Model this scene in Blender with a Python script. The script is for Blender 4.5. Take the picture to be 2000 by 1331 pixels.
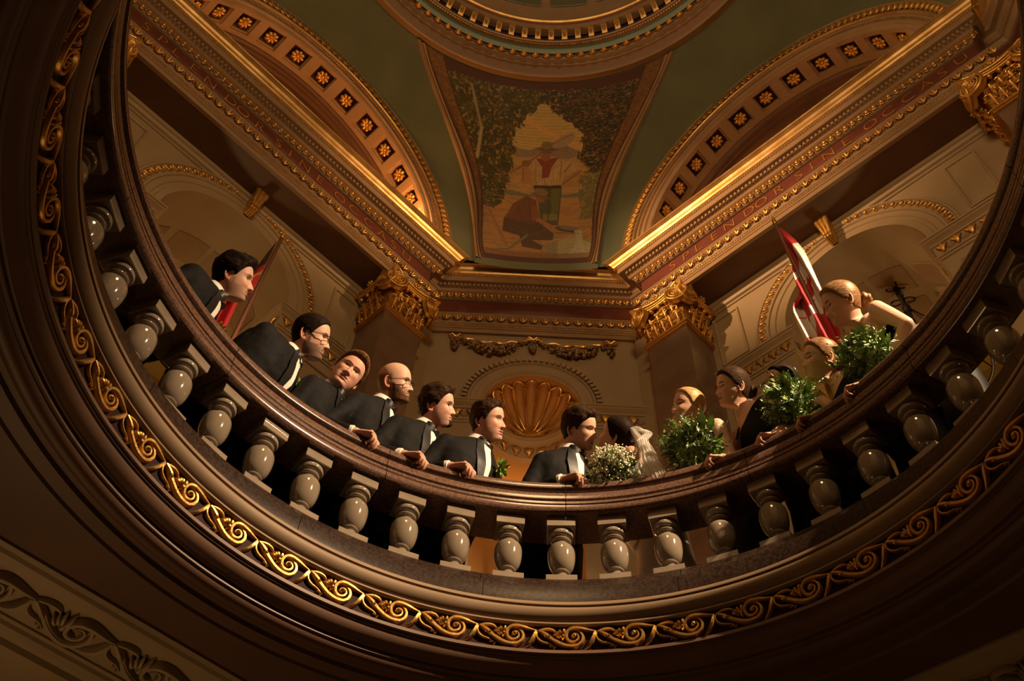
import bpy, math, random
import numpy as np
from mathutils import Matrix, Vector
# ------------------------------------------------------------------ scene, camera, light
for o in list(bpy.data.objects):
    bpy.data.objects.remove(o)
SC = bpy.context.scene
COL = SC.collection
K = 0.8                      # architecture is drafted in units of 0.8 m
PI = math.pi
rnd = random.Random(7)
vs = SC.view_settings
vs.view_transform = 'Standard'
vs.look = 'None'
vs.gamma = 1.0
vs.use_curve_mapping = False
vs.exposure = 0.0
cam_d = bpy.data.cameras.new('camera')
cam = bpy.data.objects.new('camera', cam_d)
COL.objects.link(cam)
SC.camera = cam
cam_d.sensor_width = 36.0
cam_d.lens = 1906.0 / 2000 * 36.0
cam_d.clip_start = 0.05
_R = Vector((0.68128, -0.73123, 0.034036))
_U = Vector((-0.60810, -0.53946, 0.58240))
_F = Vector((0.40751, 0.41748, 0.81219))
CAMP = Vector((-1.6964, -1.4263, -3.4617)) * K
cam.matrix_world = Matrix(((_R.x, _U.x, -_F.x, CAMP.x), (_R.y, _U.y, -_F.y, CAMP.y), (_R.z, _U.z, -_F.z, CAMP.z), (0, 0, 0, 1)))
w = bpy.data.worlds.new('world')
SC.world = w
w.use_nodes = True
w.node_tree.nodes['Background'].inputs[0].default_value = (0.9, 0.5, 0.25, 1)
w.node_tree.nodes['Background'].inputs[1].default_value = 0.004


def light(name, kind, loc, power, color, size=0.05, target=None, spot=None, blend=0.3, sx=None, sy=None):
    d = bpy.data.lights.new(name, kind)
    d.energy = power
    d.color = color
    o = bpy.data.objects.new(name, d)
    COL.objects.link(o)
    o.location = Vector(loc) * K
    if kind == 'AREA':
        d.shape = 'RECTANGLE'
        d.size = sx * K
        d.size_y = sy * K
    else:
        d.shadow_soft_size = size
    if spot:
        d.spot_size = math.radians(spot)
        d.spot_blend = blend
    if target is not None:
        v = (Vector(target) - Vector(loc)).normalized()
        o.rotation_euler = v.to_track_quat('-Z', 'Y').to_euler()
    return o


WARM = (1.0, 0.45, 0.14)
WARM2 = (1.0, 0.60, 0.25)
# hand-held photographer's light on the gallery, right of the bridal party
light('gallery_light', 'SPOT', (1.95, -4.1, 4.4), 3200, (1.0, 0.69, 0.41), 0.03, (1.75, 1.55, 1.45), 56, 0.9)
# spotlight standing on the left-hand cornice, thrown across at the right-hand entablature
light('cornice_spot', 'SPOT', (-2.2, 3.75, 8.2), 2000, (1.0, 0.56, 0.26), 0.05, (4.4, 1.1, 8.15), 36, 1.0)
# uplights standing on the cornice ledges behind the gilt cyma
for t_, p_ in ((1.95, 62.0), (0.7, 5.0), (-0.7, 4.0), (-2.0, 5.0)):
    light('cornice_lamp', 'POINT', (t_, 4.55, 8.72), p_, WARM, 0.05)
for t_, p_ in ((1.9, 3.5), (0.6, 2.5), (-0.7, 2.5), (-2.0, 4.0)):
    light('cornice_lamp', 'POINT', (4.55, t_, 8.66), p_, WARM, 0.05)
light('cornice_spot', 'SPOT', (3.75, -2.2, 8.2), 650, (1.0, 0.56, 0.24), 0.05, (1.6, 4.4, 8.3), 30, 1.0)  # added spot without a fixture, brightens the left-hand gilt cyma
# chandeliers in the passages behind the arches
light('passage_lamp', 'POINT', (-0.3, 6.6, 4.2), 30, WARM2, 0.15)
light('passage_lamp', 'POINT', (6.6, -0.3, 4.2), 30, WARM2, 0.15)
# lamps on the gallery floor by the shell niche
light('niche_lamp', 'POINT', (3.95, 3.95, 4.9), 4.0, WARM, 0.06)
light('floor_lamp_light', 'POINT', (3.5, 3.5, 0.5), 22, WARM, 0.08)
# added fill lights without fixtures: dome drum, lobby ceiling beams and the whole hall
light('dome_fill', 'POINT', (0, 0, 15.6), 60, WARM2, 0.4)
light('lobby_fill', 'POINT', (-0.9, 3.1, -2.6), 12, WARM2, 0.3)
light('lobby_fill', 'POINT', (3.1, -1.6, -2.6), 3, WARM2, 0.3)
light('hall_fill', 'POINT', (-1.6, -2.0, 6.5), 235, (1.0, 0.64, 0.30), 0.5)


# ------------------------------------------------------------------ materials
def mat(name, col, rough=0.6, metal=0.0, noise=None, nscale=8.0, bump=0.0, bscale=40.0, coat=0.0, attr=None, spec=0.5, sheen=0.0, alpha=1.0, sss=0.0, nstretch=None, emit=None, detail=6.0):
    m = bpy.data.materials.new(name)
    m.use_nodes = True
    nt = m.node_tree
    b = nt.nodes['Principled BSDF']
    b.inputs['Base Color'].default_value = (*col, 1)
    b.inputs['Roughness'].default_value = rough
    b.inputs['Metallic'].default_value = metal
    b.inputs['Specular IOR Level'].default_value = spec
    b.inputs['Coat Weight'].default_value = coat
    b.inputs['Coat Roughness'].default_value = 0.05
    b.inputs['Sheen Weight'].default_value = sheen
    if sss:
        b.inputs['Subsurface Weight'].default_value = sss
        b.inputs['Subsurface Radius'].default_value = (0.012, 0.005, 0.003)
        b.inputs['Subsurface Scale'].default_value = 0.6
    if alpha < 1:
        b.inputs['Alpha'].default_value = alpha
    if emit:
        b.inputs['Emission Color'].default_value = (*emit[0], 1)
        b.inputs['Emission Strength'].default_value = emit[1]
    tc = nt.nodes.new('ShaderNodeTexCoord')
    src = None
    if attr:
        a = nt.nodes.new('ShaderNodeVertexColor')
        a.layer_name = attr
        src = a.outputs['Color']
        nt.links.new(src, b.inputs['Base Color'])
    if noise:
        n = nt.nodes.new('ShaderNodeTexNoise')
        n.inputs['Scale'].default_value = nscale
        n.inputs['Detail'].default_value = detail
        vec = tc.outputs['Object']
        if nstretch:
            mp = nt.nodes.new('ShaderNodeMapping')
            mp.inputs['Scale'].default_value = nstretch
            nt.links.new(vec, mp.inputs['Vector'])
            vec = mp.outputs['Vector']
        nt.links.new(vec, n.inputs['Vector'])
        r = nt.nodes.new('ShaderNodeValToRGB')
        r.color_ramp.elements[0].position = 0.36
        r.color_ramp.elements[1].position = 0.66
        r.color_ramp.elements[0].color = (*noise, 1)
        r.color_ramp.elements[1].color = (*col, 1)
        nt.links.new(n.outputs['Fac'], r.inputs['Fac'])
        if src is None:
            nt.links.new(r.outputs['Color'], b.inputs['Base Color'])
    if bump:
        n2 = nt.nodes.new('ShaderNodeTexNoise')
        n2.inputs['Scale'].default_value = bscale
        n2.inputs['Detail'].default_value = 4
        vec = tc.outputs['Object']
        if nstretch:
            mp2 = nt.nodes.new('ShaderNodeMapping')
            mp2.inputs['Scale'].default_value = nstretch
            nt.links.new(vec, mp2.inputs['Vector'])
            vec = mp2.outputs['Vector']
        nt.links.new(vec, n2.inputs['Vector'])
        bp = nt.nodes.new('ShaderNodeBump')
        bp.inputs['Strength'].default_value = bump
        bp.inputs['Distance'].default_value = 0.01
        nt.links.new(n2.outputs['Fac'], bp.inputs['Height'])
        nt.links.new(bp.outputs['Normal'], b.inputs['Normal'])
    return m


M = {}
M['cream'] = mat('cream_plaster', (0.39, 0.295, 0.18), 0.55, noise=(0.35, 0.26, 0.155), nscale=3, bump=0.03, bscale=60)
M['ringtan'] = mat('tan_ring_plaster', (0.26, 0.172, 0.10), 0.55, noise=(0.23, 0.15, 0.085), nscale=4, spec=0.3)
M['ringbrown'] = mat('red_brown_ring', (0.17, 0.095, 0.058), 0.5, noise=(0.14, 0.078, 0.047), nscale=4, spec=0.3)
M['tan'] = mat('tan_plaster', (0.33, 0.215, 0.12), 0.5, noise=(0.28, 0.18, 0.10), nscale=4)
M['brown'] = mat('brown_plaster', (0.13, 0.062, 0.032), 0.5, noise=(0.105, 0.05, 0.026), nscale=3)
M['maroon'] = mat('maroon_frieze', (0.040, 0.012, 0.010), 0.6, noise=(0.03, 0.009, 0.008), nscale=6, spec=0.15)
M['redfrieze'] = mat('red_frieze', (0.15, 0.040, 0.026), 0.45, noise=(0.11, 0.03, 0.02), nscale=4)
M['gold'] = mat('gold_leaf', (0.78, 0.47, 0.14), 0.38, 0.75, noise=(0.55, 0.30, 0.07), nscale=14, bump=0.2, bscale=55)
M['gilt'] = mat('gilt_plaster', (0.70, 0.40, 0.10), 0.38, 0.55, noise=(0.5, 0.26, 0.06), nscale=9, bump=0.1, bscale=40)
M['goldsoft'] = mat('gilt_cyma', (0.72, 0.47, 0.20), 0.42, 0.7, noise=(0.50, 0.30, 0.10), nscale=6, bump=0.1, bscale=30)
M['green'] = mat('green_plaster', (0.125, 0.145, 0.085), 0.5, noise=(0.10, 0.12, 0.07), nscale=2)
M['teal'] = mat('teal_band', (0.15, 0.26, 0.21), 0.5)
M['yellow'] = mat('yellow_plaster', (0.40, 0.28, 0.08), 0.6, noise=(0.35, 0.24, 0.065), nscale=2)
M['orange'] = mat('ochre_plaster', (0.52, 0.28, 0.09), 0.5)
M['railstone'] = mat('red_marble', (0.165, 0.095, 0.066), 0.2, noise=(0.085, 0.044, 0.03), nscale=85, bump=0.0, coat=0.3, detail=10)
M['curbstone'] = mat('dark_marble', (0.042, 0.025, 0.018), 0.3, noise=(0.015, 0.008, 0.006), nscale=70, spec=0.2, detail=10)
M['balstone'] = mat('grey_marble', (0.25, 0.20, 0.15), 0.10, noise=(0.20, 0.16, 0.115), nscale=7, coat=0.5, detail=8)
M['pilstone'] = mat('brown_marble', (0.21, 0.135, 0.095), 0.25, noise=(0.15, 0.095, 0.068), nscale=3, coat=0.1)
M['floor'] = mat('floor_tile', (0.30, 0.22, 0.15), 0.35, noise=(0.24, 0.17, 0.11), nscale=5)
M['iron'] = mat('black_iron', (0.02, 0.017, 0.015), 0.5, 0.6)
M['flagred'] = mat('flag_red', (0.42, 0.012, 0.018), 0.8)
M['flagwhite'] = mat('flag_white', (0.62, 0.56, 0.48), 0.8)
M['flagdark'] = mat('flag_dark', (0.05, 0.016, 0.014), 0.8)
M['wood'] = mat('pole_wood', (0.16, 0.055, 0.03), 0.4)
M['bulb'] = mat('lamp_globe', (1, 0.8, 0.45), 0.4, emit=((1.0, 0.72, 0.3), 14.0))


# ------------------------------------------------------------------ mesh helpers
def link(o, parent=None):
    COL.objects.link(o)
    if parent is not None:
        o.parent = parent
    return o


def tag(o, label=None, cat=None, group=None, kind=None):
    if label:
        o['label'] = label
    if cat:
        o['category'] = cat
    if group:
        o['group'] = group
    if kind:
        o['kind'] = kind
    return o


def empty(name, loc=(0, 0, 0)):
    o = bpy.data.objects.new(name, None)
    o.empty_display_size = 0.1
    o.location = loc
    COL.objects.link(o)
    return o


class MB:
    """collects vertices and faces"""

    def __init__(self):
        self.v = []
        self.f = []
        self.n = 0

    def add(self, v, f):
        v = np.asarray(v, float).reshape(-1, 3)
        b = self.n
        self.v.append(v)
        self.f += [tuple(i + b for i in q) for q in f]
        self.n += len(v)
        return self

    def verts(self):
        return np.concatenate(self.v) if self.v else np.zeros((0, 3))

    def grid(self, P, close_u=False, close_v=False):
        P = np.asarray(P, float)
        m, n = P.shape[:2]
        f = []
        for i in range(m if close_u else m - 1):
            for j in range(n if close_v else n - 1):
                i2, j2 = (i + 1) % m, (j + 1) % n
                f.append((i * n + j, i2 * n + j, i2 * n + j2, i * n + j2))
        return self.add(P.reshape(-1, 3), f)

    def loft(self, rings, cap=True):
        P = np.asarray(rings, float)
        m, n = P.shape[:2]
        b = self.n
        self.grid(P, close_v=True)
        if cap:
            self.f.append(tuple(b + j for j in range(n)))
            self.f.append(tuple(b + (m - 1) * n + j for j in reversed(range(n))))
        return self

    def box(self, lo, hi):
        x0, y0, z0 = lo
        x1, y1, z1 = hi
        v = [(x0, y0, z0), (x1, y0, z0), (x1, y1, z0), (x0, y1, z0), (x0, y0, z1), (x1, y0, z1), (x1, y1, z1), (x0, y1, z1)]
        return self.add(v, [(0, 3, 2, 1), (4, 5, 6, 7), (0, 1, 5, 4), (1, 2, 6, 5), (2, 3, 7, 6), (3, 0, 4, 7)])

    def revolve(self, prof, n=24, c=(0, 0, 0), a0=0.0, a1=2 * PI, close=True):
        prof = np.asarray(prof, float)
        a = np.linspace(a0, a1, n + (0 if close else 1), endpoint=not close)
        P = np.stack([np.outer(np.cos(a), prof[:, 0]) + c[0], np.outer(np.sin(a), prof[:, 0]) + c[1], np.tile(prof[:, 1], (len(a), 1)) + c[2]], -1)
        return self.grid(P, close_u=close)

    def tube(self, pts, rad, n=8, cap=True, flat=None):
        pts = np.asarray(pts, float)
        m = len(pts)
        rad = np.broadcast_to(np.asarray(rad, float), (m,))
        T = np.gradient(pts, axis=0)
        T /= np.linalg.norm(T, axis=1)[:, None] + 1e-12
        ref = np.array([0, 0, 1.0]) if abs(T[0][2]) < 0.9 else np.array([1.0, 0, 0])
        N = np.cross(T[0], ref)
        N /= np.linalg.norm(N)
        rings = []
        a = np.arange(n) * 2 * PI / n
        for i in range(m):
            N = N - T[i] * (N @ T[i])
            N /= np.linalg.norm(N) + 1e-12
            B = np.cross(T[i], N)
            rings.append(pts[i] + rad[i] * (np.outer(np.cos(a), N) + np.outer(np.sin(a), B)))
        return self.loft(rings, cap)

    def ball(self, c, r, n=10, m=7):
        r = np.broadcast_to(np.asarray(r, float), (3,))
        th = np.linspace(0.02, PI - 0.02, m)
        a = np.arange(n) * 2 * PI / n
        P = np.stack([np.outer(np.sin(th), np.cos(a)), np.outer(np.sin(th), np.sin(a)), np.outer(np.cos(th), np.ones(n))], -1) * r + np.asarray(c)
        return self.loft(P)

    def xf(self, R, t=(0, 0, 0)):
        self.v = [v @ np.asarray(R, float).T + np.asarray(t, float) for v in self.v]
        return self

    def map(self, fn):
        self.v = [fn(v) for v in self.v]
        return self

    def mesh(self, name, m, smooth=True, scale=None):
        s = K if scale is None else scale
        me = bpy.data.meshes.new(name)
        me.from_pydata((self.verts() * s).tolist(), [], self.f)
        mats = m if isinstance(m, (list, tuple)) else [m]
        for q in mats:
            me.materials.append(M[q] if isinstance(q, str) else q)
        if smooth:
            me.polygons.foreach_set('use_smooth', [True] * len(me.polygons))
            try:
                me.set_sharp_from_angle(angle=math.radians(38 if smooth is True else smooth))
            except Exception:
                pass
        me.validate()
        return me

    def obj(self, name, m, parent=None, smooth=True, scale=None):
        return link(bpy.data.objects.new(name, self.mesh(name, m, smooth, scale)), parent)


def inst(me, name, parent, mw):
    o = bpy.data.objects.new(name, me)
    COL.objects.link(o)
    o.parent = parent
    o.matrix_local = mw
    return o


def rotz(deg):
    a = math.radians(deg)
    return np.array([[math.cos(a), -math.sin(a), 0], [math.sin(a), math.cos(a), 0], [0, 0, 1.0]])


# wall frames: local t along the wall (rightwards seen from inside), n outward distance, z up
RL = rotz(0)
RR = rotz(-90)
RC = rotz(-45)


def wmat(Rw, t, n, z):
    """object matrix for an ornament built at local origin in a wall frame"""
    p = Rw @ np.array([t, n, z]) * K
    m = Matrix([list(r) for r in Rw]).to_4x4()
    m.translation = Vector(p)
    return m


def arc(cx, cz, r, a0, a1, n):
    a = np.radians(np.linspace(a0, a1, n))
    return np.stack([cx + r * np.cos(a), cz + r * np.sin(a)], -1)


# ------------------------------------------------------------------ lower storey: round opening seen from below
def ring(name, prof, m, n=220, label=None, kind='structure', parent=None):
    o = MB().revolve(prof, n).obj(name, m, parent)
    if kind:
        o['kind'] = kind
    return o


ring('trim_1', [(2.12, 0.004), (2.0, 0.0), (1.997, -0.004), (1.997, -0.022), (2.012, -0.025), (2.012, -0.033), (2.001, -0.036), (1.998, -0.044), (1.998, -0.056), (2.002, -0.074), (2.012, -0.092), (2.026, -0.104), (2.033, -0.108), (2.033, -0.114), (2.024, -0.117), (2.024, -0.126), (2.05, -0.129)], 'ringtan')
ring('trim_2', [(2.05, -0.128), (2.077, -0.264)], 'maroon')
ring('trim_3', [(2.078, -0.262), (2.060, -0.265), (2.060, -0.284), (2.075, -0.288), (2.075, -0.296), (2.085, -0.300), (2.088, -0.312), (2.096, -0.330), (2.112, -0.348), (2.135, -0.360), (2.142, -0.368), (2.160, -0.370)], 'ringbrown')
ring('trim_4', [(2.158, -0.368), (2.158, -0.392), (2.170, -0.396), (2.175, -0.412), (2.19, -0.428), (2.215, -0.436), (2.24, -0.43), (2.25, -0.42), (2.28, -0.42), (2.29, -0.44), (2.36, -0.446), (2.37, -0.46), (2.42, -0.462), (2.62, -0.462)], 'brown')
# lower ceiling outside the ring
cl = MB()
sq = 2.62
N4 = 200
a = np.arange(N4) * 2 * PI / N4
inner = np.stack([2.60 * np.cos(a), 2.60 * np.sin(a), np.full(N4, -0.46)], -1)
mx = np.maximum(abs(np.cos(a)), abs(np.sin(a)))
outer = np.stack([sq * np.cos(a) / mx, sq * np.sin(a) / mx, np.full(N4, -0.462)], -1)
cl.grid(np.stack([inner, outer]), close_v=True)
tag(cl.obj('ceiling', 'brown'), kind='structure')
# straight beams of the lobby ceiling with scroll relief on their soffits
SCROLL_W = 0.42
for k, rw in enumerate((RL, RR, rotz(90), rotz(180))):
    b = MB()
    prof = [(2.60, -0.44), (2.60, -0.475), (2.625, -0.485), (2.64, -0.50), (2.66, -0.505), (2.70, -0.512), (2.70, -0.50), (3.02, -0.50), (3.02, -0.512), (3.05, -0.512), (3.06, -0.53), (3.09, -0.545), (3.12, -0.55), (3.13, -0.58), (3.50, -0.58), (3.50, -4.0)]
    P = np.array([[(t, n_, z_) for n_, z_ in prof] for t in (-3.5, 3.5)])
    b.grid(P)
    tag(b.xf(rw).obj('trim_%d' % (5 + k), 'cream', smooth=False), kind='structure')


def scroll_unit(px, W=645.0):
    """one rinceau scroll, drawn in unit coordinates u (0..1 = one repeat), v (0..1 bottom to top), h relief"""
    def pt(x, y, h=0.0):
        return ((x - 1010) / W, 1 - (y - 295) / 305.0, h)
    mb = MB()

    def tb(pts, r, n=6):
        q = np.array([pt(*p_) for p_ in pts])
        # smooth resample in drawing space
        t = np.linspace(0, 1, len(q))
        tt = np.linspace(0, 1, max(8, len(q) * 3))
        # Catmull-like interpolation by cubic through numpy polyfit pieces
        def interp(c):
            out = np.interp(tt, t, c)
            for _ in range(2):
                out[1:-1] = 0.25 * out[:-2] + 0.5 * out[1:-1] + 0.25 * out[2:]
            return out
        qq = np.stack([interp(q[:, i]) for i in range(3)], -1)
        rr = np.interp(tt, np.linspace(0, 1, len(np.atleast_1d(r))), np.atleast_1d(r)) * 1.2 / W
        # to metric drawing plane: x = u*W px units, y = v*305 px
        S_ = np.array([1.0, 305.0 / W, 1.0])
        m2 = MB().tube(qq * S_, rr, n)
        m2.xf(np.diag(1 / S_))
        mb.add(m2.verts(), m2.f)
    # band A: stem sweeping under the volute and up its right flank
    A = [(700, 412), (760, 462), (830, 510), (900, 543), (970, 558), (1040, 548), (1090, 505), (1110, 445), (1098, 392), (1062, 352), (1020, 338)]
    tb([(x, y - 10, 8) if False else (x, y, 0.012) for x, y in A], [15, 20, 22, 22, 20, 17, 12, 6])
    tb([(x * 1.0 + (1010 - x) * 0.10, y + (430 - y) * 0.10, 0.022) for x, y in A], [8, 10, 10, 10, 9, 7, 3])
    # band B: arrives from the right along the top and curls inwards
    B = [(1250, 362), (1180, 352), (1110, 336), (1040, 326), (975, 334), (932, 370), (918, 425), (938, 478), (985, 503), (1035, 488), (1062, 446), (1050, 402), (1015, 386), (984, 405), (985, 438)]
    tb([(x, y, 0.016) for x, y in B], [8, 15, 20, 22, 20, 18, 16, 15, 14, 12, 11, 9, 8])
    tb([(x + (1010 - x) * 0.13, y + (425 - y) * 0.13, 0.026) for x, y in B[3:12]], [6, 8, 8, 7, 6, 4])
    mb.ball(pt(1010, 420, 0.02), (26 / W, 26 / 305.0, 0.03), 8, 6)
    mb.ball(pt(1010, 420, 0.045), (12 / W, 12 / 305.0, 0.012), 6, 4)
    # leaf hanging from the joint
    tb([(1240, 370, 0.015), (1228, 420, 0.02), (1205, 480, 0.016), (1165, 540, 0.01), (1100, 585, 0.004)], [12, 20, 24, 18, 4])
    tb([(1240, 385, 0.035), (1222, 450, 0.04), (1185, 520, 0.03), (1120, 575, 0.012)], [5, 8, 7, 2])
    # tendril and berries
    tb([(1262, 366, 0.01), (1243, 410, 0.012), (1262, 468, 0.012), (1320, 505, 0.012), (1390, 512, 0.01), (1440, 545, 0.008)], [9, 13, 13, 11, 9, 7])
    for bx, by in ((1425, 545), (1455, 552), (1440, 572), (1400, 548)):
        mb.ball(pt(bx, by, 0.012), (11 / W, 11 / 305.0, 0.016), 6, 4)
    tb([(1255, 372, 0.012), (1300, 345, 0.014), (1370, 332, 0.014), (1435, 342, 0.012), (1465, 385, 0.008)], [8, 11, 12, 11, 6])
    # stem into the next scroll
    tb([(1265, 362, 0.014), (1320, 392, 0.018), (1372, 430, 0.02), (1400, 455, 0.014)], [12, 17, 20, 14])
    mb.ball(pt(1350, 420, 0.025), (26 / W, 30 / 305.0, 0.02), 8, 5)
    # acanthus fan beside the volute
    for (x0, y0), (x1, y1) in (((1500, 450), (1425, 400)), ((1505, 440), (1455, 365)), ((1515, 440), (1490, 335)), ((1530, 445), (1555, 318)), ((1525, 470), (1545, 400))):
        tb([(x0, y0, 0.01), ((x0 * 2 + x1) / 3 + 6, (y0 * 2 + y1) / 3, 0.03), ((x0 + 2 * x1) / 3, (y0 + 2 * y1) / 3, 0.03), (x1, y1, 0.008)], [8, 16, 15, 3])
    return mb


SU = scroll_unit(None)
SN = 41
STEP = 360.0 / SN
SV = SU.verts()


def to_ring(v):
    ang = -v[:, 0] * math.radians(STEP)          # picture right = decreasing angle
    z = -0.264 + v[:, 1] * 0.134
    r = 2.077 - (z + 0.264) / 0.136 * 0.027 - v[:, 2] * 0.55
    return np.stack([r * np.cos(ang), r * np.sin(ang), z], -1)


mb = MB().add(to_ring(SV), SU.f)
scroll_me = mb.mesh('scroll_ornament', 'gold', smooth=60)
frieze_ring = bpy.data.objects['trim_2']
for k in range(-9, 16):
    inst(scroll_me, 'scroll_ornament', frieze_ring, Matrix.Rotation(math.radians(40.09 + k * STEP), 4, 'Z'))


def to_beam(v):
    return np.stack([v[:, 0] * 0.44, 3.0 - v[:, 1] * 0.28, -0.50 - v[:, 2] * 0.9], -1)


beam_me = MB().add(to_beam(SV), SU.f).mesh('scroll_relief', 'cream', smooth=60)
for k in (5, 6):
    rw = (RL, RR)[k - 5]
    for j in range(-4, 4):
        inst(beam_me, 'scroll_relief', bpy.data.objects['trim_%d' % k], wmat(rw, 0.1 + j * 0.44, 0, 0))

# ------------------------------------------------------------------ balustrade
bal = empty('balustrade')
tag(bal, 'circular marble balustrade with polished urn balusters around the floor opening', 'balustrade')
rail_prof = [(2.50, 0.874), (2.215, 0.874), (2.205, 0.882), (2.20, 0.90), (2.202, 0.925), (2.214, 0.935), (2.206, 0.945), (2.206, 0.962), (2.232, 0.972), (2.245, 0.980), (2.228, 0.986), (2.216, 0.995), (2.214, 1.03), (2.222, 1.052), (2.262, 1.060), (2.262, 1.068), (2.235, 1.074), (2.214, 1.092), (2.210, 1.115), (2.222, 1.145), (2.255, 1.168), (2.30, 1.178), (2.42, 1.178), (2.47, 1.16), (2.50, 1.12), (2.50, 0.874)]
NJ = 12
for k in range(NJ):
    c = 41.0 + 30 * k
    g = 0.06
    mb = MB().revolve(rail_prof, 34, a0=math.radians(c - 30 + g), a1=math.radians(c - g), close=False)
    n_ = len(rail_prof)
    mb.f.append(tuple(range(n_ - 1)))
    mb.f.append(tuple(34 * n_ + j for j in reversed(range(n_ - 1))))
    mb.obj('handrail_stone', 'railstone', bal)
curb_prof = [(2.55, 0.0), (2.065, 0.0), (2.055, 0.01), (2.055, 0.15), (2.062, 0.163), (2.078, 0.168), (2.086, 0.178), (2.10, 0.184), (2.13, 0.20), (2.17, 0.245), (2.20, 0.285), (2.222, 0.335), (2.236, 0.357), (2.25, 0.362), (2.48, 0.362), (2.52, 0.34), (2.55, 0.2), (2.55, 0.0)]
for k in range(12):
    c = 24.0 + 30 * k
    mb = MB().revolve(curb_prof, 30, a0=math.radians(c - 30 + 0.05), a1=math.radians(c - 0.05), close=False)
    n_ = len(curb_prof)
    mb.f.append(tuple(range(n_ - 1)))
    mb.f.append(tuple(30 * n_ + j for j in reversed(range(n_ - 1))))
    mb.obj('curb_stone', 'curbstone', bal)


def bevbox(hx, hy, z0, z1, e=0.004):
    P = []
    for s, z in ((e, z0), (0, z0 + e), (0, z1 - e), (e, z1)):
        P.append([(-hx + s, -hy + s, z), (hx - s, -hy + s, z), (hx - s, hy - s, z), (-hx + s, hy - s, z)])
    return MB().loft(P)


# urn shaped baluster; z measured from the top of the curb
urn = [(0.0, 0.046), (0.066, 0.046), (0.069, 0.054), (0.066, 0.064), (0.054, 0.072), (0.043, 0.084), (0.038, 0.096), (0.038, 0.104), (0.045, 0.109), (0.051, 0.114), (0.053, 0.120), (0.050, 0.126), (0.045, 0.130), (0.050, 0.134), (0.060, 0.144), (0.071, 0.164), (0.079, 0.190), (0.084, 0.220), (0.086, 0.250), (0.086, 0.276), (0.083, 0.296), (0.077, 0.311), (0.066, 0.324), (0.053, 0.335), (0.046, 0.346), (0.044, 0.356), (0.058, 0.360), (0.063, 0.366), (0.063, 0.372), (0.058, 0.378), (0.052, 0.381), (0.054, 0.386), (0.066, 0.389), (0.076, 0.396), (0.080, 0.406), (0.079, 0.420), (0.072, 0.431), (0.0, 0.433)]
urn_me = MB().revolve(urn, 32).mesh('baluster', 'balstone', smooth=30)
aba_me = bevbox(0.088, 0.088, 0.432, 0.513).mesh('abacus', 'balstone', smooth=False)
bas_me = bevbox(0.092, 0.088, 0.0, 0.047).mesh('plinth', 'balstone', smooth=False)
for k in range(45):
    ph = 41.77 + 8.0 * k
    m4 = Matrix.Rotation(math.radians(ph - 90), 4, 'Z') @ Matrix.Translation((0, 2.335 * K, 0.361 * K))
    u_ = inst(urn_me, 'baluster', bal, m4)
    inst(aba_me, 'abacus', u_, Matrix())
    inst(bas_me, 'plinth', u_, Matrix())

# upper floor: square slab with round hole
fl = MB()
a = np.arange(160) * 2 * PI / 160
mx = np.maximum(abs(np.cos(a)), abs(np.sin(a)))


def fring(r, z):
    return np.stack([r * np.cos(a), r * np.sin(a), np.full(160, z)], -1)


def fsq(s, z):
    return np.stack([s * np.cos(a) / mx, s * np.sin(a) / mx, np.full(160, z)], -1)


fl.grid(np.stack([fring(2.53, 0.02), fsq(8.5, 0.02), fsq(8.5, -0.40), fring(2.53, -0.40), fring(2.53, 0.02)]), close_v=True)
tag(fl.obj('floor', 'floor', smooth=False), kind='structure')
# lobby floor, for the bounce of light under the camera
tag(MB().box((-9, -9, -5.6), (9, 9, -5.4)).obj('floor_lobby', 'brown', smooth=False), kind='structure')

# ------------------------------------------------------------------ entablature round the rotunda
HALF = [(-2.45, 4.77), (-2.45, 4.5), (2.45, 4.5), (2.45, 4.77), (2.81, 4.77)]
PATH = []
for k in range(4):
    rr_ = rotz(-90 * k)[:2, :2]
    PATH += [tuple(rr_ @ np.array(p_)) for p_ in HALF]
# each side ends at the start of the diagonal wall; add its far corner
PATH2 = []
for k in range(4):
    rr_ = rotz(-90 * k)[:2, :2]
    PATH2.append(tuple(rr_ @ np.array((-2.81, 4.77))))
    PATH2 += [tuple(rr_ @ np.array(p_)) for p_ in HALF]


def sweep(prof, path=PATH2):
    P = np.array(path)
    n = len(P)
    d = np.roll(P, -1, 0) - P
    d /= np.linalg.norm(d, axis=1)[:, None]
    nr = np.stack([d[:, 1], -d[:, 0]], -1)            # right-hand normal = towards the room
    n0 = np.roll(nr, 1, 0)
    mit = (n0 + nr) / (1 + np.sum(n0 * nr, 1))[:, None]
    G = np.zeros((n, len(prof), 3))
    for j, (p_, z_) in enumerate(prof):
        G[:, j, :2] = P + mit * p_
        G[:, j, 2] = z_
    return MB().grid(G, close_u=True)


tr = 10


def band(prof, m, smooth=False):
    global tr
    o = sweep(prof).obj('trim_%d' % tr, m, smooth=smooth)
    o['kind'] = 'structure'
    tr += 1
    return o


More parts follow.
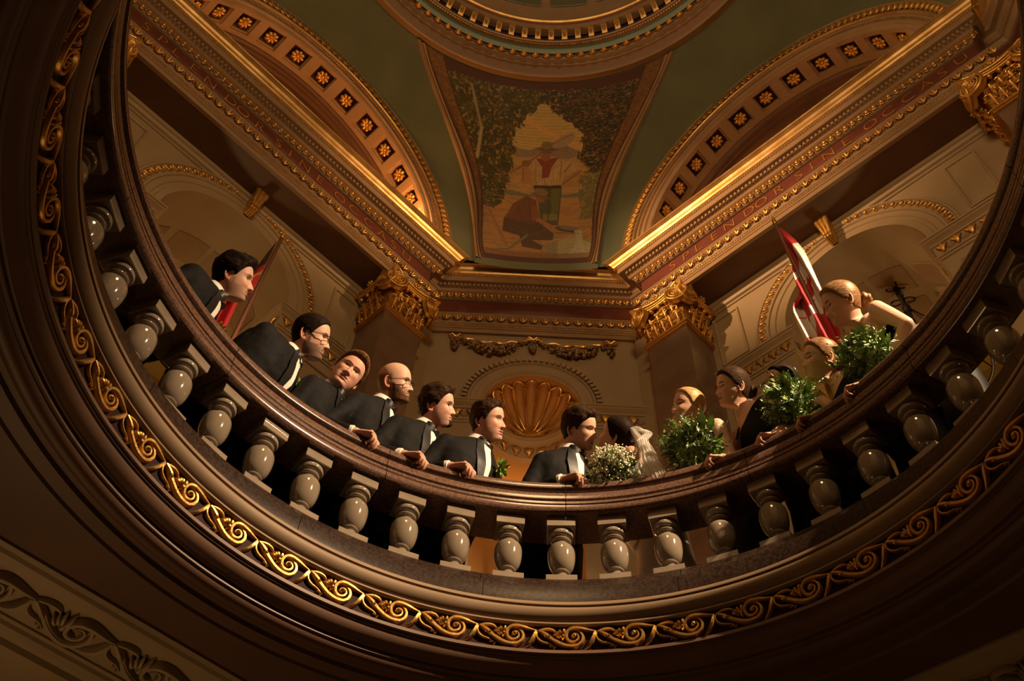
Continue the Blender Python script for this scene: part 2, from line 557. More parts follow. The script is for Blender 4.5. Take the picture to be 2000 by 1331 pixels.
archi = band([(-0.05, 7.22), (0, 7.22), (0, 7.30), (0.012, 7.305), (0.012, 7.335), (0.02, 7.34), (0.02, 7.375), (0.03, 7.38), (0.03, 7.40), (0.035, 7.41), (0.045, 7.45), (0.065, 7.50), (0.075, 7.525), (0.085, 7.53), (0.085, 7.555), (0.0, 7.565)], 'tan')
frz = band([(0, 7.56), (0, 7.957)], 'redfrieze')
corn = band([(0, 7.955), (0.03, 7.957), (0.03, 7.968), (0.045, 7.972), (0.05, 7.98), (0.06, 8.01), (0.085, 8.035), (0.11, 8.04), (0.11, 8.05), (0.12, 8.053), (0.12, 8.092), (0.13, 8.095), (0.13, 8.155), (0.15, 8.165), (0.215, 8.165), (0.215, 8.172), (0.22, 8.176), (0.22, 8.265), (0.23, 8.27), (0.235, 8.29), (0.245, 8.297)], 'tan')
cyma = band([(0.245, 8.297), (0.258, 8.303), (0.272, 8.325), (0.285, 8.36), (0.305, 8.39), (0.335, 8.405), (0.355, 8.41), (0.355, 8.445), (0.34, 8.45), (-0.6, 8.45)], 'goldsoft')



def egg_mesh():
    mb = MB()
    mb.ball((0, -0.012, 0.0), (0.026, 0.026, 0.036), 8, 6)
    mb.tube([(0.05, -0.016, 0.03), (0.048, -0.02, 0.0), (0.05, -0.006, -0.035)], [0.010, 0.010, 0.003], 5)
    mb.tube([(-0.028, -0.006, 0.03), (-0.034, -0.006, 0.0), (-0.022, -0.002, -0.034), (0, 0.0, -0.042), (0.022, -0.002, -0.034), (0.034, -0.006, 0.0), (0.028, -0.006, 0.03)], 0.005, 5)
    return mb


def leaf_mesh():
    mb = MB()
    mb.tube([(0, -0.012, -0.055), (0, -0.03, -0.02), (0, -0.035, 0.03), (0, -0.02, 0.06)], [0.006, 0.018, 0.016, 0.010], 6)
    for s in (-1, 1):
        mb.tube([(0, -0.01, -0.05), (s * 0.03, -0.026, -0.035), (s * 0.042, -0.026, 0.0), (s * 0.03, -0.024, 0.035)], [0.006, 0.013, 0.013, 0.006], 5)
        mb.tube([(s * 0.062, -0.012, 0.055), (s * 0.058, -0.022, 0.02), (s * 0.066, -0.012, -0.03)], [0.010, 0.012, 0.004], 5)
    return mb


EGG = egg_mesh().mesh('egg_ornament', 'gold', smooth=60)
LEAF = leaf_mesh().mesh('leaf_ornament', 'gold', smooth=60)
segs = [(RL, 4.5, -2.5, 2.55), (RR, 4.5, -2.5, 2.55), (RC, 5.36, -1.34, 1.34)]
for rw, W_, t0, t1 in segs:
    ne = int((t1 - t0 - 0.04) / 0.1)
    for k in range(ne + 1):
        inst(EGG, 'egg_ornament', corn, wmat(rw, t0 + 0.03 + k * (t1 - t0 - 0.06) / ne, W_ - 0.072, 8.006))
    nl = int((t1 - t0) / 0.142)
    for k in range(nl + 1):
        inst(LEAF, 'leaf_ornament', archi, wmat(rw, t0 + k * (t1 - t0) / nl, W_ - 0.052, 7.465))
    # dentils and pearl rows: too fine to part singly
    dn = MB()
    nd = int((t1 - t0 + 0.1) / 0.058)
    for k in range(nd + 1):
        t = t0 - 0.05 + k * (t1 - t0 + 0.1) / nd
        dn.box((t - 0.017, W_ - 0.178, 8.10), (t + 0.017, W_ - 0.12, 8.158))
    o = dn.xf(rw).obj('dentil_row', 'tan', corn, smooth=False)
    o['kind'] = 'stuff'
    for z_, p_, r_, sp_, par, mm in ((8.281, 0.238, 0.012, 0.036, cyma, 'gold'), (7.358, 0.022, 0.011, 0.036, archi, 'gold')):
        ov = 0.21 if z_ > 8 else 0.0
        if rw is RC:
            ov = -0.12 if z_ > 8 else -0.02
        pr = MB()
        npr = int((t1 - t0 + 2 * ov) / sp_)
        for k in range(npr + 1):
            pr.ball((t0 - ov + k * (t1 - t0 + 2 * ov) / npr, W_ - p_, z_), (r_ * 1.25, r_, r_), 6, 5)
        o = pr.xf(rw).obj('pearl_row', mm, par)
        o['kind'] = 'stuff'

# inscription
LT = [-2.19, -1.97, -1.77, -1.51, -1.27, -0.96, -0.77, -0.51, -0.21, -0.02, 0.22, 0.47, 0.81, 1.05, 1.31, 1.55, 1.76, 2.0]
M['letter'] = mat('gilt_letter', (0.62, 0.36, 0.09), 0.45, 0.7)
for rw, off in ((RL, 0.0), (RR, 0.27)):
    cache = {}
    for ch, t in zip('SPLENDORSINEOCCASU', LT):
        if ch not in cache:
            cu = bpy.data.curves.new('letter', 'FONT')
            cu.body = ch
            cu.size = 0.25 * K
            cu.align_x = 'CENTER'
            cu.extrude = 0.004
            cu.offset = -0.004
            tmp = bpy.data.objects.new('tmp', cu)
            COL.objects.link(tmp)
            bpy.context.view_layer.update()
            me = bpy.data.meshes.new_from_object(tmp.evaluated_get(bpy.context.evaluated_depsgraph_get()))
            bpy.data.objects.remove(tmp)
            me.materials.clear()
            me.materials.append(M['letter'])
            cache[ch] = me
        # text plane XY -> wall t,z ; faces the room
        m4 = wmat(rw, t + off, 4.494, 7.745) @ Matrix.Rotation(math.radians(90), 4, 'X')
        inst(cache[ch], 'letter', frz, m4)

# ------------------------------------------------------------------ niche walls behind the pilasters
ZS = 5.93            # springing of the passage arches


def wall_with_arch(hw, ra, zs, z0, z1, n, half):
    """plane wall with a round-headed opening: list of quads in (t,n,z)"""
    mb = MB()
    th = np.linspace(PI, 0, 41)
    arcp = np.stack([ra * np.cos(th), np.full(41, n), zs + ra * np.sin(th)], -1)
    top = np.stack([np.linspace(-half, half, 41), np.full(41, n), np.full(41, z1)], -1)
    top[:, 0] = np.clip(arcp[:, 0] * half / ra, -half, half)
    mb.grid(np.stack([arcp, top]))
    for s in (-1, 1):
        mb.grid(np.array([[(s * ra, n, z0), (s * ra, n, zs)], [(s * half, n, z0), (s * half, n, z1)]]))
    return mb


def arch_sweep(prof, zs, a0=0.0, a1=180.0, ns=60):
    """profile of (r, n) swept round an arch centred (0, zs)"""
    th = np.radians(np.linspace(a0, a1, ns + 1))
    prof = np.array(prof)
    P = np.stack([np.outer(np.cos(th), prof[:, 0]), np.tile(prof[:, 1], (ns + 1, 1)), zs + np.outer(np.sin(th), prof[:, 0])], -1)
    return MB().grid(P)


def bend_inst(me, name, par, rw, ang, r, n, zs, flip=False):
    """ornament whose local z points radially outwards, x along the arch"""
    a_ = math.radians(ang)
    m4 = wmat(rw, r * math.cos(a_), n, zs + r * math.sin(a_))
    return inst(me, name, par, m4 @ Matrix.Rotation(a_ - PI / 2, 4, 'Y').inverted())


palm = MB()
for s, h in ((0, 0.075), (-1, 0.062), (1, 0.062), (-2, 0.042), (2, 0.042)):
    palm.tube([(0, -0.01, -0.06), (s * 0.012, -0.03, -0.01), (s * 0.024, -0.026, h * 0.7), (s * 0.034, -0.012, h)], [0.008, 0.012, 0.013, 0.003], 5)
palm.ball((0, -0.012, -0.055), (0.02, 0.018, 0.02), 6, 5)
PALM = palm.mesh('palmette', 'gold', smooth=60)
ROUND = MB().revolve([(0.0, 0.0), (0.03, 0.008), (0.045, 0.014), (0.055, 0.006), (0.06, 0.0)], 14).xf(np.array([[1, 0, 0], [0, 0, -1], [0, 1, 0]])).mesh('roundel', 'tan')
band_prof = [(0, 5.50), (0.015, 5.505), (0.02, 5.53), (0.035, 5.535), (0.035, 5.56), (0.02, 5.565), (0.02, 5.74), (0.035, 5.745), (0.04, 5.77), (0.06, 5.79), (0.085, 5.81), (0.085, 5.835), (0.10, 5.84), (0.10, 5.87), (0.03, 5.90), (0, 5.93)]
ARCHEGG = egg_mesh()
ARCHEGG_ME = ARCHEGG.mesh('egg_ornament', 'gold', smooth=60)
console = MB()
for s in (-1, 0, 1):
    console.tube([(s * 0.062, 0.05, 0.20), (s * 0.062, -0.16, 0.18), (s * 0.055, -0.17, 0.10), (s * 0.045, -0.13, -0.02), (s * 0.036, -0.12, -0.12), (s * 0.03, -0.10, -0.2), (s * 0.028, 0.0, -0.22)], [0.03, 0.04, 0.036, 0.03, 0.028, 0.026, 0.02], 8)
console.box((-0.115, -0.17, 0.19), (0.115, 0.06, 0.235))
console.box((-0.10, -0.14, -0.2), (0.10, 0.06, 0.2)) if False else None
console.loft([[(-0.05, -0.1, -0.2), (0.05, -0.1, -0.2), (0.05, 0.05, -0.2), (-0.05, 0.05, -0.2)], [(-0.09, -0.13, 0.2), (0.09, -0.13, 0.2), (0.09, 0.05, 0.2), (-0.09, 0.05, 0.2)]])
for s in (-1, 0, 1):
    console.ball((s * 0.035, -0.13, -0.19), (0.028, 0.03, 0.05), 7, 5)
CONS = console

for side, rw, nm in ((0, RL, 'left'), (1, RR, 'right'), (2, rotz(90), 'west'), (3, rotz(180), 'south')):
    detail = side < 2
    wl = wall_with_arch(2.9, 0.90, ZS, 0.0, 7.25, 5.05, 2.95).xf(rw).obj('wall_' + nm, 'cream', smooth=False)
    wl['kind'] = 'structure'
    # architrave soffit and back lining above it
    so = MB().box((-2.46, 4.52, 7.222), (2.46, 5.06, 7.30))
    so.box((-2.9, 5.0, 7.25), (2.9, 5.1, 8.42))
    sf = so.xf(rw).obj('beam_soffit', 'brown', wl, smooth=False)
    # moulding along the head of the niche wall and panel frame
    t_ = MB()
    t_.grid(np.array([[(t, n_, z_) for n_, z_ in [(5.05, 7.06), (5.03, 7.065), (5.03, 7.10), (5.00, 7.11), (4.985, 7.15), (4.96, 7.16), (4.96, 7.222)]] for t in (-2.4, 2.4)]))
    t_.xf(rw).obj('head_moulding', 'cream', wl, smooth=False)
    # archivolt
    ar = arch_sweep([(1.31, 5.05), (1.31, 5.02), (1.29, 5.0), (1.27, 5.0), (1.265, 5.015), (1.16, 5.02), (1.15, 5.0), (1.12, 5.0), (1.11, 5.02), (1.04, 5.02), (1.03, 5.035), (0.99, 5.035), (0.98, 5.02), (0.90, 5.02), (0.90, 5.6), (0.90, 6.9)], ZS).xf(rw).obj('archivolt', 'cream', wl)
    # passage behind: vault ribs, back wall, jambs
    pb = MB()
    for s in (-1, 1):
        pb.grid(np.array([[(s * 0.9, 5.04, 0), (s * 0.9, 5.04, ZS)], [(s * 0.9, 5.6, 0), (s * 0.9, 5.6, ZS)], [(s * 1.7, 5.6, 0), (s * 1.7, 5.6, ZS + 1.0)], [(s * 1.7, 8.0, 0), (s * 1.7, 8.0, ZS + 1.0)]]))
    pb.grid(np.array([[(-1.8, 8.0, 0), (-1.8, 8.0, 8)], [(1.8, 8.0, 0), (1.8, 8.0, 8)]]))
    pb.grid(np.array([[(-1.8, 5.6, ZS + 1.0), (-1.8, 8.0, ZS + 1.0)], [(1.8, 5.6, ZS + 1.0), (1.8, 8.0, ZS + 1.0)]]))
    pb.xf(rw).obj('passage_shell', 'yellow', wl, smooth=False)
    if not detail:
        continue
    # coffers in the passage vault
    for j, (a0, a1) in enumerate(((20, 52), (60, 88), (92, 120), (128, 160))):
        for n0 in (5.68, 6.25):
            cf = arch_sweep([(0.895, n0), (0.885, n0 + 0.02), (0.885, n0 + 0.40), (0.895, n0 + 0.42)], ZS, a0, a1, 10)
            cf.xf(rw).obj('vault_panel', 'tan', wl, smooth=False)
    # cornice of eggs round the arch
    for k in range(31):
        ang = 4 + k * 172 / 30.0
        if abs(ang - 90) < 6:
            continue
        bend_inst(ARCHEGG_ME, 'egg_ornament', ar, rw, ang, 1.212, 5.01, ZS)
    # key console
    key = bpy.data.objects.new('key_console', CONS.mesh('key_console', 'gold', smooth=50))
    COL.objects.link(key)
    key.parent = wl
    key.matrix_local = wmat(rw, 0.0, 5.0, 7.08)
    # string course with palmettes, returning into the passage
    for s in (-1, 1):
        sc_ = MB()
        pth = [(s * 2.4, 5.05), (s * 0.90, 5.05), (s * 0.90, 5.62)]
        G = []
        for i, (t0_, n0_) in enumerate(pth):
            row = []
            for p_, z_ in band_prof:
                if i == 0:
                    row.append((t0_, n0_ - p_, z_))
                elif i == 1:
                    row.append((t0_ - s * p_, n0_ - p_, z_))
                else:
                    row.append((t0_ - s * p_, n0_, z_))
            G.append(row)
        so_ = sc_.grid(np.array(G)).xf(rw).obj('string_course', 'cream', wl, smooth=False)
        for k in range(9):
            inst(PALM, 'palmette', so_, wmat(rw, s * (0.98 + 0.165 * k), 5.03, 5.655))
            inst(ROUND, 'roundel', so_, wmat(rw, s * (0.98 + 0.165 * k + 0.082), 5.03, 5.65))
        for k in range(3):
            m4 = wmat(rw, s * 0.88, 5.16 + 0.165 * k, 5.655) @ Matrix.Rotation(s * PI / 2, 4, 'Z').inverted()
            inst(PALM, 'palmette', so_, m4)
    # raised panel frames on the wall
    pf = MB()
    for s in (-1, 1):
        for (t0_, t1_, z0_, z1_) in ((1.42, 1.80, 6.0, 6.95), (1.05, 1.80, 1.0, 5.35)):
            tl, th_ = min(s * t0_, s * t1_), max(s * t0_, s * t1_)
            G = []
            for dd, nn_ in ((0.0, 5.05), (0.004, 5.028), (0.016, 5.022), (0.03, 5.03), (0.036, 5.05)):
                G.append([(tl + dd, nn_, z0_ + dd), (th_ - dd, nn_, z0_ + dd), (th_ - dd, nn_, z1_ - dd), (tl + dd, nn_, z1_ - dd)])
            pf.grid(np.array(G), close_v=True)
    pf.xf(rw).obj('panel_frame', 'cream', wl, smooth=False)

# ------------------------------------------------------------------ pilasters with gilt composite capitals
def spiral(cx, cz, r0, turns, y, s=1, n=40):
    a_ = np.linspace(0, turns * 2 * PI, n)
    r_ = r0 * (1 - a_ / (turns * 2 * PI) * 0.85)
    return np.stack([cx + s * r_ * np.sin(a_), np.full(n, y), cz + r_ * np.cos(a_)], -1)


def volute_mesh():
    mb = MB()
    for r_, w_, y_ in ((0.135, 0.022, -0.012), (0.092, 0.016, -0.022), (0.055, 0.013, -0.03)):
        q = np.linspace(0, 2 * PI, 33)
        mb.tube(np.stack([r_ * np.cos(q), np.full(33, y_), r_ * np.sin(q)], -1), w_, 7, cap=False)
    k0 = mb.n
    mb.revolve([(0.0, 0.0), (0.135, 0.012), (0.145, 0.06), (0.0, 0.06)], 24)
    v = mb.v.pop()
    mb.v.append(np.stack([v[:, 0], v[:, 2] - 0.005, v[:, 1]], -1))
    for k in range(5):
        a_ = k * 2 * PI / 5
        mb.ball((0.022 * math.cos(a_), -0.03, 0.022 * math.sin(a_)), (0.018, 0.016, 0.018), 6, 4)
    return mb


def cap_face(w):
    """relief of one capital face, centred on t=0, looking -n; z from 0 (necking) to 0.78"""
    mb = MB()
    rg = random.Random(3)
    # filigree of small acanthus curls
    for k in range(int(w * 130)):
        t, z0 = rg.uniform(-w / 2, w / 2), rg.uniform(0.03, 0.44)
        a0 = rg.uniform(0, 2 * PI)
        R0 = rg.uniform(0.02, 0.045)
        q = a0 + np.linspace(0, rg.uniform(2.0, 4.5), 7) * rg.choice((-1, 1))
        y0 = -0.03 - 0.10 * z0
        mb.tube(np.stack([t + R0 * np.cos(q), np.full(7, y0) - 0.02 * np.linspace(0, 1, 7), z0 + R0 * np.sin(q)], -1), np.linspace(0.013, 0.007, 7), 5)
    for k in range(int(w * 9)):
        t = -w / 2 + (k + 0.5) * w / int(w * 9)
        for z0, h in ((0.02, 0.17), (0.19, 0.17)):
            tt_ = t + (0.5 * w / int(w * 9) if z0 > 0.1 else 0)
            if abs(tt_) < w / 2:
                mb.tube([(tt_, -0.03, z0), (tt_, -0.055, z0 + h * 0.5), (tt_, -0.07, z0 + h * 0.85), (tt_, -0.10, z0 + h)], [0.010, 0.022, 0.022, 0.010], 6)
    ne = max(2, int(w / 0.11))
    for k in range(ne):
        mb.ball((-w / 2 + (k + 0.5) * w / ne, -0.10, 0.485), (0.034, 0.04, 0.045), 7, 5)
    for dz, r_ in ((0.655, 0.024), (0.60, 0.016), (0.545, 0.022)):
        tt = np.linspace(-1, 1, 15)
        mb.tube(np.stack([tt * (w / 2 + 0.05), -0.12 - 0.03 * tt ** 2, dz - 0.045 + 0.07 * tt ** 2], -1), r_, 7)
    for k in range(6):
        a_ = k * PI / 3
        mb.ball((0.035 * math.cos(a_), -0.15, 0.655 + 0.035 * math.sin(a_)), (0.024, 0.018, 0.024), 6, 4)
    mb.ball((0, -0.165, 0.655), 0.02, 6, 4)
    return mb


VOL = volute_mesh()
FACE_F = cap_face(0.56).mesh('capital_leaves', 'gold', smooth=60)
FACE_S = cap_face(0.46).mesh('capital_leaves', 'gold', smooth=60)
VOL_ME = VOL.mesh('volute', 'gold', smooth=60)


def pilaster(rw, tc, label):
    root = empty('pilaster', tuple(rw @ np.array([tc, 4.78, 0.02]) * K))
    tag(root, label, 'pilaster', 'marble pilasters of the upper rotunda')
    R4 = Matrix([list(r) for r in rw]).to_4x4()
    off = rw @ np.array([tc, 4.78, 0.02]) * K

    def put(mb, nm, m, sm=False):
        o = mb.obj(nm, m, root, smooth=sm)
        o.matrix_local = R4
        return o
    h0, h1 = -0.28, 0.28            # along n: front at 4.50
    sh = MB().box((-0.29, h0, 0.5), (0.29, h1, 6.42))
    put(sh, 'shaft', 'pilstone')
    bs = MB().box((-0.36, h0 - 0.07, 0.0), (0.36, h1, 0.35)).box((-0.33, h0 - 0.04, 0.35), (0.33, h1, 0.5))
    put(bs, 'base', 'pilstone')
    nk = MB().box((-0.315, h0 - 0.03, 6.40), (0.315, h1, 6.43)).box((-0.335, h0 - 0.05, 6.43), (0.335, h1, 6.465)).box((-0.31, h0 - 0.025, 6.465), (0.31, h1, 6.485))
    put(nk, 'necking', 'gilt')
    bell = MB().loft([[(-0.28, h0, 6.48), (0.28, h0, 6.48), (0.28, h1, 6.48), (-0.28, h1, 6.48)], [(-0.30, h0 - 0.02, 7.0), (0.30, h0 - 0.02, 7.0), (0.30, h1, 7.0), (-0.30, h1, 7.0)]])
    put(bell, 'bell', 'gilt')
    # concave abacus
    tt = np.linspace(-1, 1, 11)
    fr = [(x * 0.40, h0 - 0.14 + 0.07 * (1 - x * x), 0) for x in tt]
    sd1 = [(0.40 - 0.07 * (1 - x * x), 0.14 * 0 + h0 - 0.14 + (x + 1) / 2 * (h1 - h0 + 0.14), 0) for x in tt[1:]]
    sd2 = [(-a_[0], a_[1], 0) for a_ in reversed(sd1)]
    pl = np.array(fr + sd1 + sd2)
    ab = MB().loft([pl * 0.97 + np.array([0, 0, 7.10]), pl + np.array([0, 0, 7.13]), pl + np.array([0, 0, 7.16]), pl * 1.03 + np.array([0, 0, 7.17]), pl * 1.03 + np.array([0, 0, 7.215])])
    put(ab, 'abacus', 'gilt', 40)
    for (t, n, rz, me) in ((0, h0, 0, FACE_F), (0.29, 0.0, 90, FACE_S), (-0.29, 0.0, -90, FACE_S)):
        o = bpy.data.objects.new('capital_leaves', me)
        COL.objects.link(o)
        o.parent = root
        o.matrix_local = R4 @ Matrix.Translation(Vector((t, n, 6.47)) * K) @ Matrix.Rotation(math.radians(rz), 4, 'Z')
    for s in (-1, 1):
        o = bpy.data.objects.new('volute', VOL_ME)
        COL.objects.link(o)
        o.parent = root
        o.matrix_local = R4 @ Matrix.Translation(Vector((s * 0.30, h0 - 0.13, 6.95)) * K) @ Matrix.Rotation(math.radians(s * 18), 4, 'Z') @ Matrix.Diagonal((s, 1, 1, 1))
        o = bpy.data.objects.new('volute', VOL_ME)
        COL.objects.link(o)
        o.parent = root
        o.matrix_local = R4 @ Matrix.Translation(Vector((s * 0.40, h0 - 0.03, 6.95)) * K) @ Matrix.Rotation(math.radians(s * 72), 4, 'Z') @ Matrix.Diagonal((-s, 1, 1, 1))
    return root


pilaster(RL, 2.18, 'brown marble pilaster with gilt capital left of the shell niche')
pilaster(RR, -2.18, 'brown marble pilaster with gilt capital right of the shell niche')
pilaster(RR, 2.45, 'brown marble pilaster with gilt capital at the far right edge of the picture')
pilaster(RL, -2.5, 'brown marble pilaster with gilt capital hidden behind the left handrail')

# ------------------------------------------------------------------ corner wall with the shell niche
for k_, rw in enumerate((RL, RR, rotz(90), rotz(180))):
    for s in (-1, 1):
        x0_, x1_ = sorted((s * 2.40, s * 2.84))
        MB().box((x0_, 4.77, 0.0), (x1_, 5.3, 7.3)).xf(rw).obj('wall_return_%d' % (2 * k_ + (s > 0)), 'cream', smooth=False)['kind'] = 'structure'
NZ, NR = 5.78, 0.60
for side, rw in ((0, RC), (1, rotz(45)), (2, rotz(135)), (3, rotz(-135))):
    cw = wall_with_arch(1.5, NR, NZ, 0.0, 7.3, 5.40, 1.5)
    # niche half cylinder and half dome
    th = np.linspace(0, PI, 31)
    cyl = np.array([[(NR * math.cos(t), 5.40 + NR * math.sin(t), z) for t in th] for z in (0.0, 5.45)])
    cw.xf(rw)
    o = cw.obj(('wall_corner' if side == 0 else 'wall_corner_%d' % side), 'cream', smooth=False)
    o['kind'] = 'structure'
    oc = MB().grid(cyl).xf(rw).obj('niche_wall', 'orange', o)
    dm = []
    for e in np.linspace(0, PI / 2, 13):
        dm.append([(NR * math.cos(t) * math.cos(e) if True else 0, 5.40 + NR * math.sin(t) * math.cos(e), NZ + NR * math.sin(e)) for t in th])
    MB().grid(np.array(dm)).xf(rw).obj('niche_dome', 'orange', o)
    # string course on the wall, curving through the niche
    pth = [(-1.5, 5.40, 0, -1), (-NR - 0.0, 5.40, 0.7, -0.7)]
    G = []
    plist = [((-1.6, 5.40), (0, -1))] + [((-NR * math.cos(t), 5.40 + NR * math.sin(t)), ((math.cos(t), -math.sin(t)) if 0.05 < t < PI - 0.05 else (0.6 * math.cos(t), -1.0))) for t in th] + [((1.6, 5.40), (0, -1))]
    for (c0, dv) in plist:
        G.append([(c0[0] + dv[0] * p_, c0[1] + dv[1] * p_, z_ - 0.10) for p_, z_ in band_prof])
    sc_ = MB().grid(np.array(G)).xf(rw).obj('string_course', 'cream', o, smooth=False)
    if side:
        continue
    for s in (-1, 1):
        for k in range(4):
            inst(PALM, 'palmette', sc_, wmat(rw, s * (NR + 0.12 + 0.17 * k), 5.375, 5.555))
            inst(ROUND, 'roundel', sc_, wmat(rw, s * (NR + 0.205 + 0.17 * k), 5.378, 5.55))
    for k in range(11):
        t = PI * (k + 0.5) / 11
        m4 = wmat(rw, NR * 0.955 * math.cos(t), 5.40 + NR * 0.955 * math.sin(t), 5.555) @ Matrix.Rotation(t - PI / 2, 4, 'Z')
        inst(PALM, 'palmette', sc_, m4)
    # archivolt with small blocks
    av = arch_sweep([(0.90, 5.40), (0.90, 5.375), (0.885, 5.365), (0.87, 5.375), (0.80, 5.38), (0.79, 5.365), (0.77, 5.365), (0.76, 5.385), (0.70, 5.385), (0.69, 5.375), (0.62, 5.375), (0.60, 5.40)], NZ + 0.05).xf(rw).obj('archivolt', 'cream', o)
    blk = MB().loft([[(-0.024, -0.03, -0.032), (0.024, -0.03, -0.032), (0.024, 0.01, -0.032), (-0.024, 0.01, -0.032)], [(-0.02, -0.035, 0.032), (0.02, -0.035, 0.032), (0.02, 0.01, 0.032), (-0.02, 0.01, 0.032)]]).mesh('archivolt_block', 'cream', smooth=False)
    for k in range(34):
        bend_inst(blk, 'archivolt_block', av, rw, 3 + k * 174 / 33.0, 0.835, 5.37, NZ + 0.05)
    # gilt scallop shell in the half dome
    sh = empty('scallop_shell', tuple(rw @ np.array([0, 5.93, 5.80]) * K))
    tag(sh, 'gilded scallop shell ornament filling the half dome of the corner niche', 'shell')
    base_v = rw @ np.array([0, 5.93, 5.80])

    def shell_pt(beta, s, lift):
        # beta: fan angle, s: 0 hinge .. 1 rim ; great-circle fan over the half dome from the hinge at the back
        e = s * (PI / 2) * 0.98
        # hinge direction (0,1,0), top direction (0,0,1), side (1,0,0)
        v = np.array([math.sin(e) * math.sin(beta), math.cos(e), math.sin(e) * math.cos(beta)])
        return np.array([0, 5.40, NZ + 0.02]) + (NR - lift) * v
    nb = 9
    for k in range(nb):
        b0, b1 = math.radians(-84 + 168.0 * k / nb), math.radians(-84 + 168.0 * (k + 1) / nb)
        G = []
        for i in range(15):
            s = 0.10 + 0.90 * i / 14
            row = []
            for j in range(9):
                q = j / 8.0
                rim = 1.0 - 0.075 * (2 * q - 1) ** 2
                lift = 0.015 + 0.055 * math.sin(PI * q) * 0 + 0.06 * (2 * q - 1) ** 2 * min(1, s * 1.4)
                row.append(shell_pt(b0 + (b1 - b0) * q, s * rim * 0.93, lift))
            G.append(row)
        MB().grid(np.array(G)).xf(rw).map(lambda v: v - base_v).obj('shell_flute', 'orange', sh)
        # gilt rib between flutes
        if k:
            MB().tube([shell_pt(b0, s * 0.86, 0.078) for s in np.linspace(0.1, 1, 12)], np.linspace(0.008, 0.026, 12), 6).xf(rw).map(lambda v: v - base_v).obj('shell_rib', 'gold', sh)
    rimp = []
    for k in range(nb):
        b0, b1 = math.radians(-84 + 168.0 * k / nb), math.radians(-84 + 168.0 * (k + 1) / nb)
        for q in np.linspace(0, 1, 8)[:-1]:
            rimp.append(shell_pt(b0 + (b1 - b0) * q, (1.0 - 0.075 * (2 * q - 1) ** 2) * 0.94, 0.03 + 0.05 * (2 * q - 1) ** 2))
    MB().tube(rimp, 0.014, 6).xf(rw).map(lambda v: v - base_v).obj('shell_rim', 'gold', sh)
    hg = MB()
    for k in range(9):
        b = math.radians(-75 + 150 * k / 8.0)
        hg.tube([shell_pt(b, s, 0.05 + 0.05 * (1 - s * 4)) for s in np.linspace(0.0, 0.24, 6)], [0.03, 0.03, 0.028, 0.024, 0.018, 0.008], 6)
    hg.xf(rw).map(lambda v: v - base_v).obj('shell_hinge', 'gold', sh)
    # festoon of fruit and ribbon above the niche
    fs = empty('festoon', tuple(rw @ np.array([0, 5.38, 7.0]) * K))
    tag(fs, 'bronzed plaster festoon of fruit and ribbons above the shell niche', 'festoon')
    bv = rw @ np.array([0, 5.38, 7.0])
    rg = random.Random(11)
    M['bronze'] = mat('bronzed_plaster', (0.28, 0.17, 0.08), 0.4, 0.35, noise=(0.16, 0.09, 0.04), nscale=25)
    for s in (-1, 1):
        sw = MB()
        for i in range(95):
            q = rg.random()
            t = s * (0.06 + 0.94 * q)
            fat = math.sin(PI * q)
            zc = 7.08 - 0.27 * math.sin(PI * q)
            sw.ball((t + rg.uniform(-0.02, 0.02), 5.375 - rg.uniform(0, 0.05) * (0.4 + fat), zc + rg.uniform(-1, 1) * (0.018 + 0.05 * fat)), rg.uniform(0.018, 0.036) * (0.6 + 0.6 * fat), 6, 5)
        sw.xf(rw).map(lambda v: v - bv).obj('fruit_swag', 'bronze', fs)
        rb = MB()
        tt = np.linspace(0.04, 0.98, 26)
        rb.tube(np.stack([s * tt, np.full(26, 5.37), 7.12 - 0.10 * np.sin(PI * tt) + 0.018 * np.sin(tt * 26)], -1), 0.014 + 0.008 * np.sin(tt * 30), 6)
        rb.xf(rw).map(lambda v: v - bv).obj('ribbon', 'gold', fs)
    for s in (-1, 0, 1):
        dr_ = MB()
        for i in range(34):
            q = rg.random()
            dr_.ball((s * 1.03 + rg.uniform(-1, 1) * 0.05 * math.sin(PI * min(1, q * 0.9 + 0.1)), 5.37 - rg.uniform(0, 0.03), 7.06 - 0.24 * q), rg.uniform(0.014, 0.03), 6, 5)
        dr_.tube([(s * 1.03, 5.38, 7.12), (s * 1.03, 5.37, 7.0)], 0.012, 5)
        dr_.xf(rw).map(lambda v: v - bv).obj('fruit_drop', 'bronze', fs)
        bw = MB()
        for q in (-1, 1):
            bw.tube([(s * 1.03, 5.37, 7.11), (s * 1.03 + q * 0.05, 5.35, 7.15), (s * 1.03 + q * 0.10, 5.36, 7.13), (s * 1.03 + q * 0.06, 5.37, 7.10), (s * 1.03, 5.37, 7.11)], 0.016, 6)
        bw.xf(rw).map(lambda v: v - bv).obj('bow', 'gold', fs)

# ------------------------------------------------------------------ great arches, pendentives and dome
ZA = 8.40
RS, ZC = 5.03, 8.35
rose = MB()
for k in range(8):
    a_ = k * PI / 4
    c_, s_ = math.cos(a_), math.sin(a_)
    rose.tube([(0.02 * c_, -0.02, 0.02 * s_), (0.05 * c_, -0.045, 0.05 * s_), (0.078 * c_, -0.035, 0.078 * s_), (0.092 * c_, -0.012, 0.092 * s_)], [0.014, 0.026, 0.032, 0.012], 7)
rose.ball((0, -0.035, 0), (0.028, 0.03, 0.028), 8, 6)
rose.revolve([(0.0, 0.0), (0.03, 0.0)], 8)
ROSE = rose.mesh('rosette', 'gold', smooth=60)
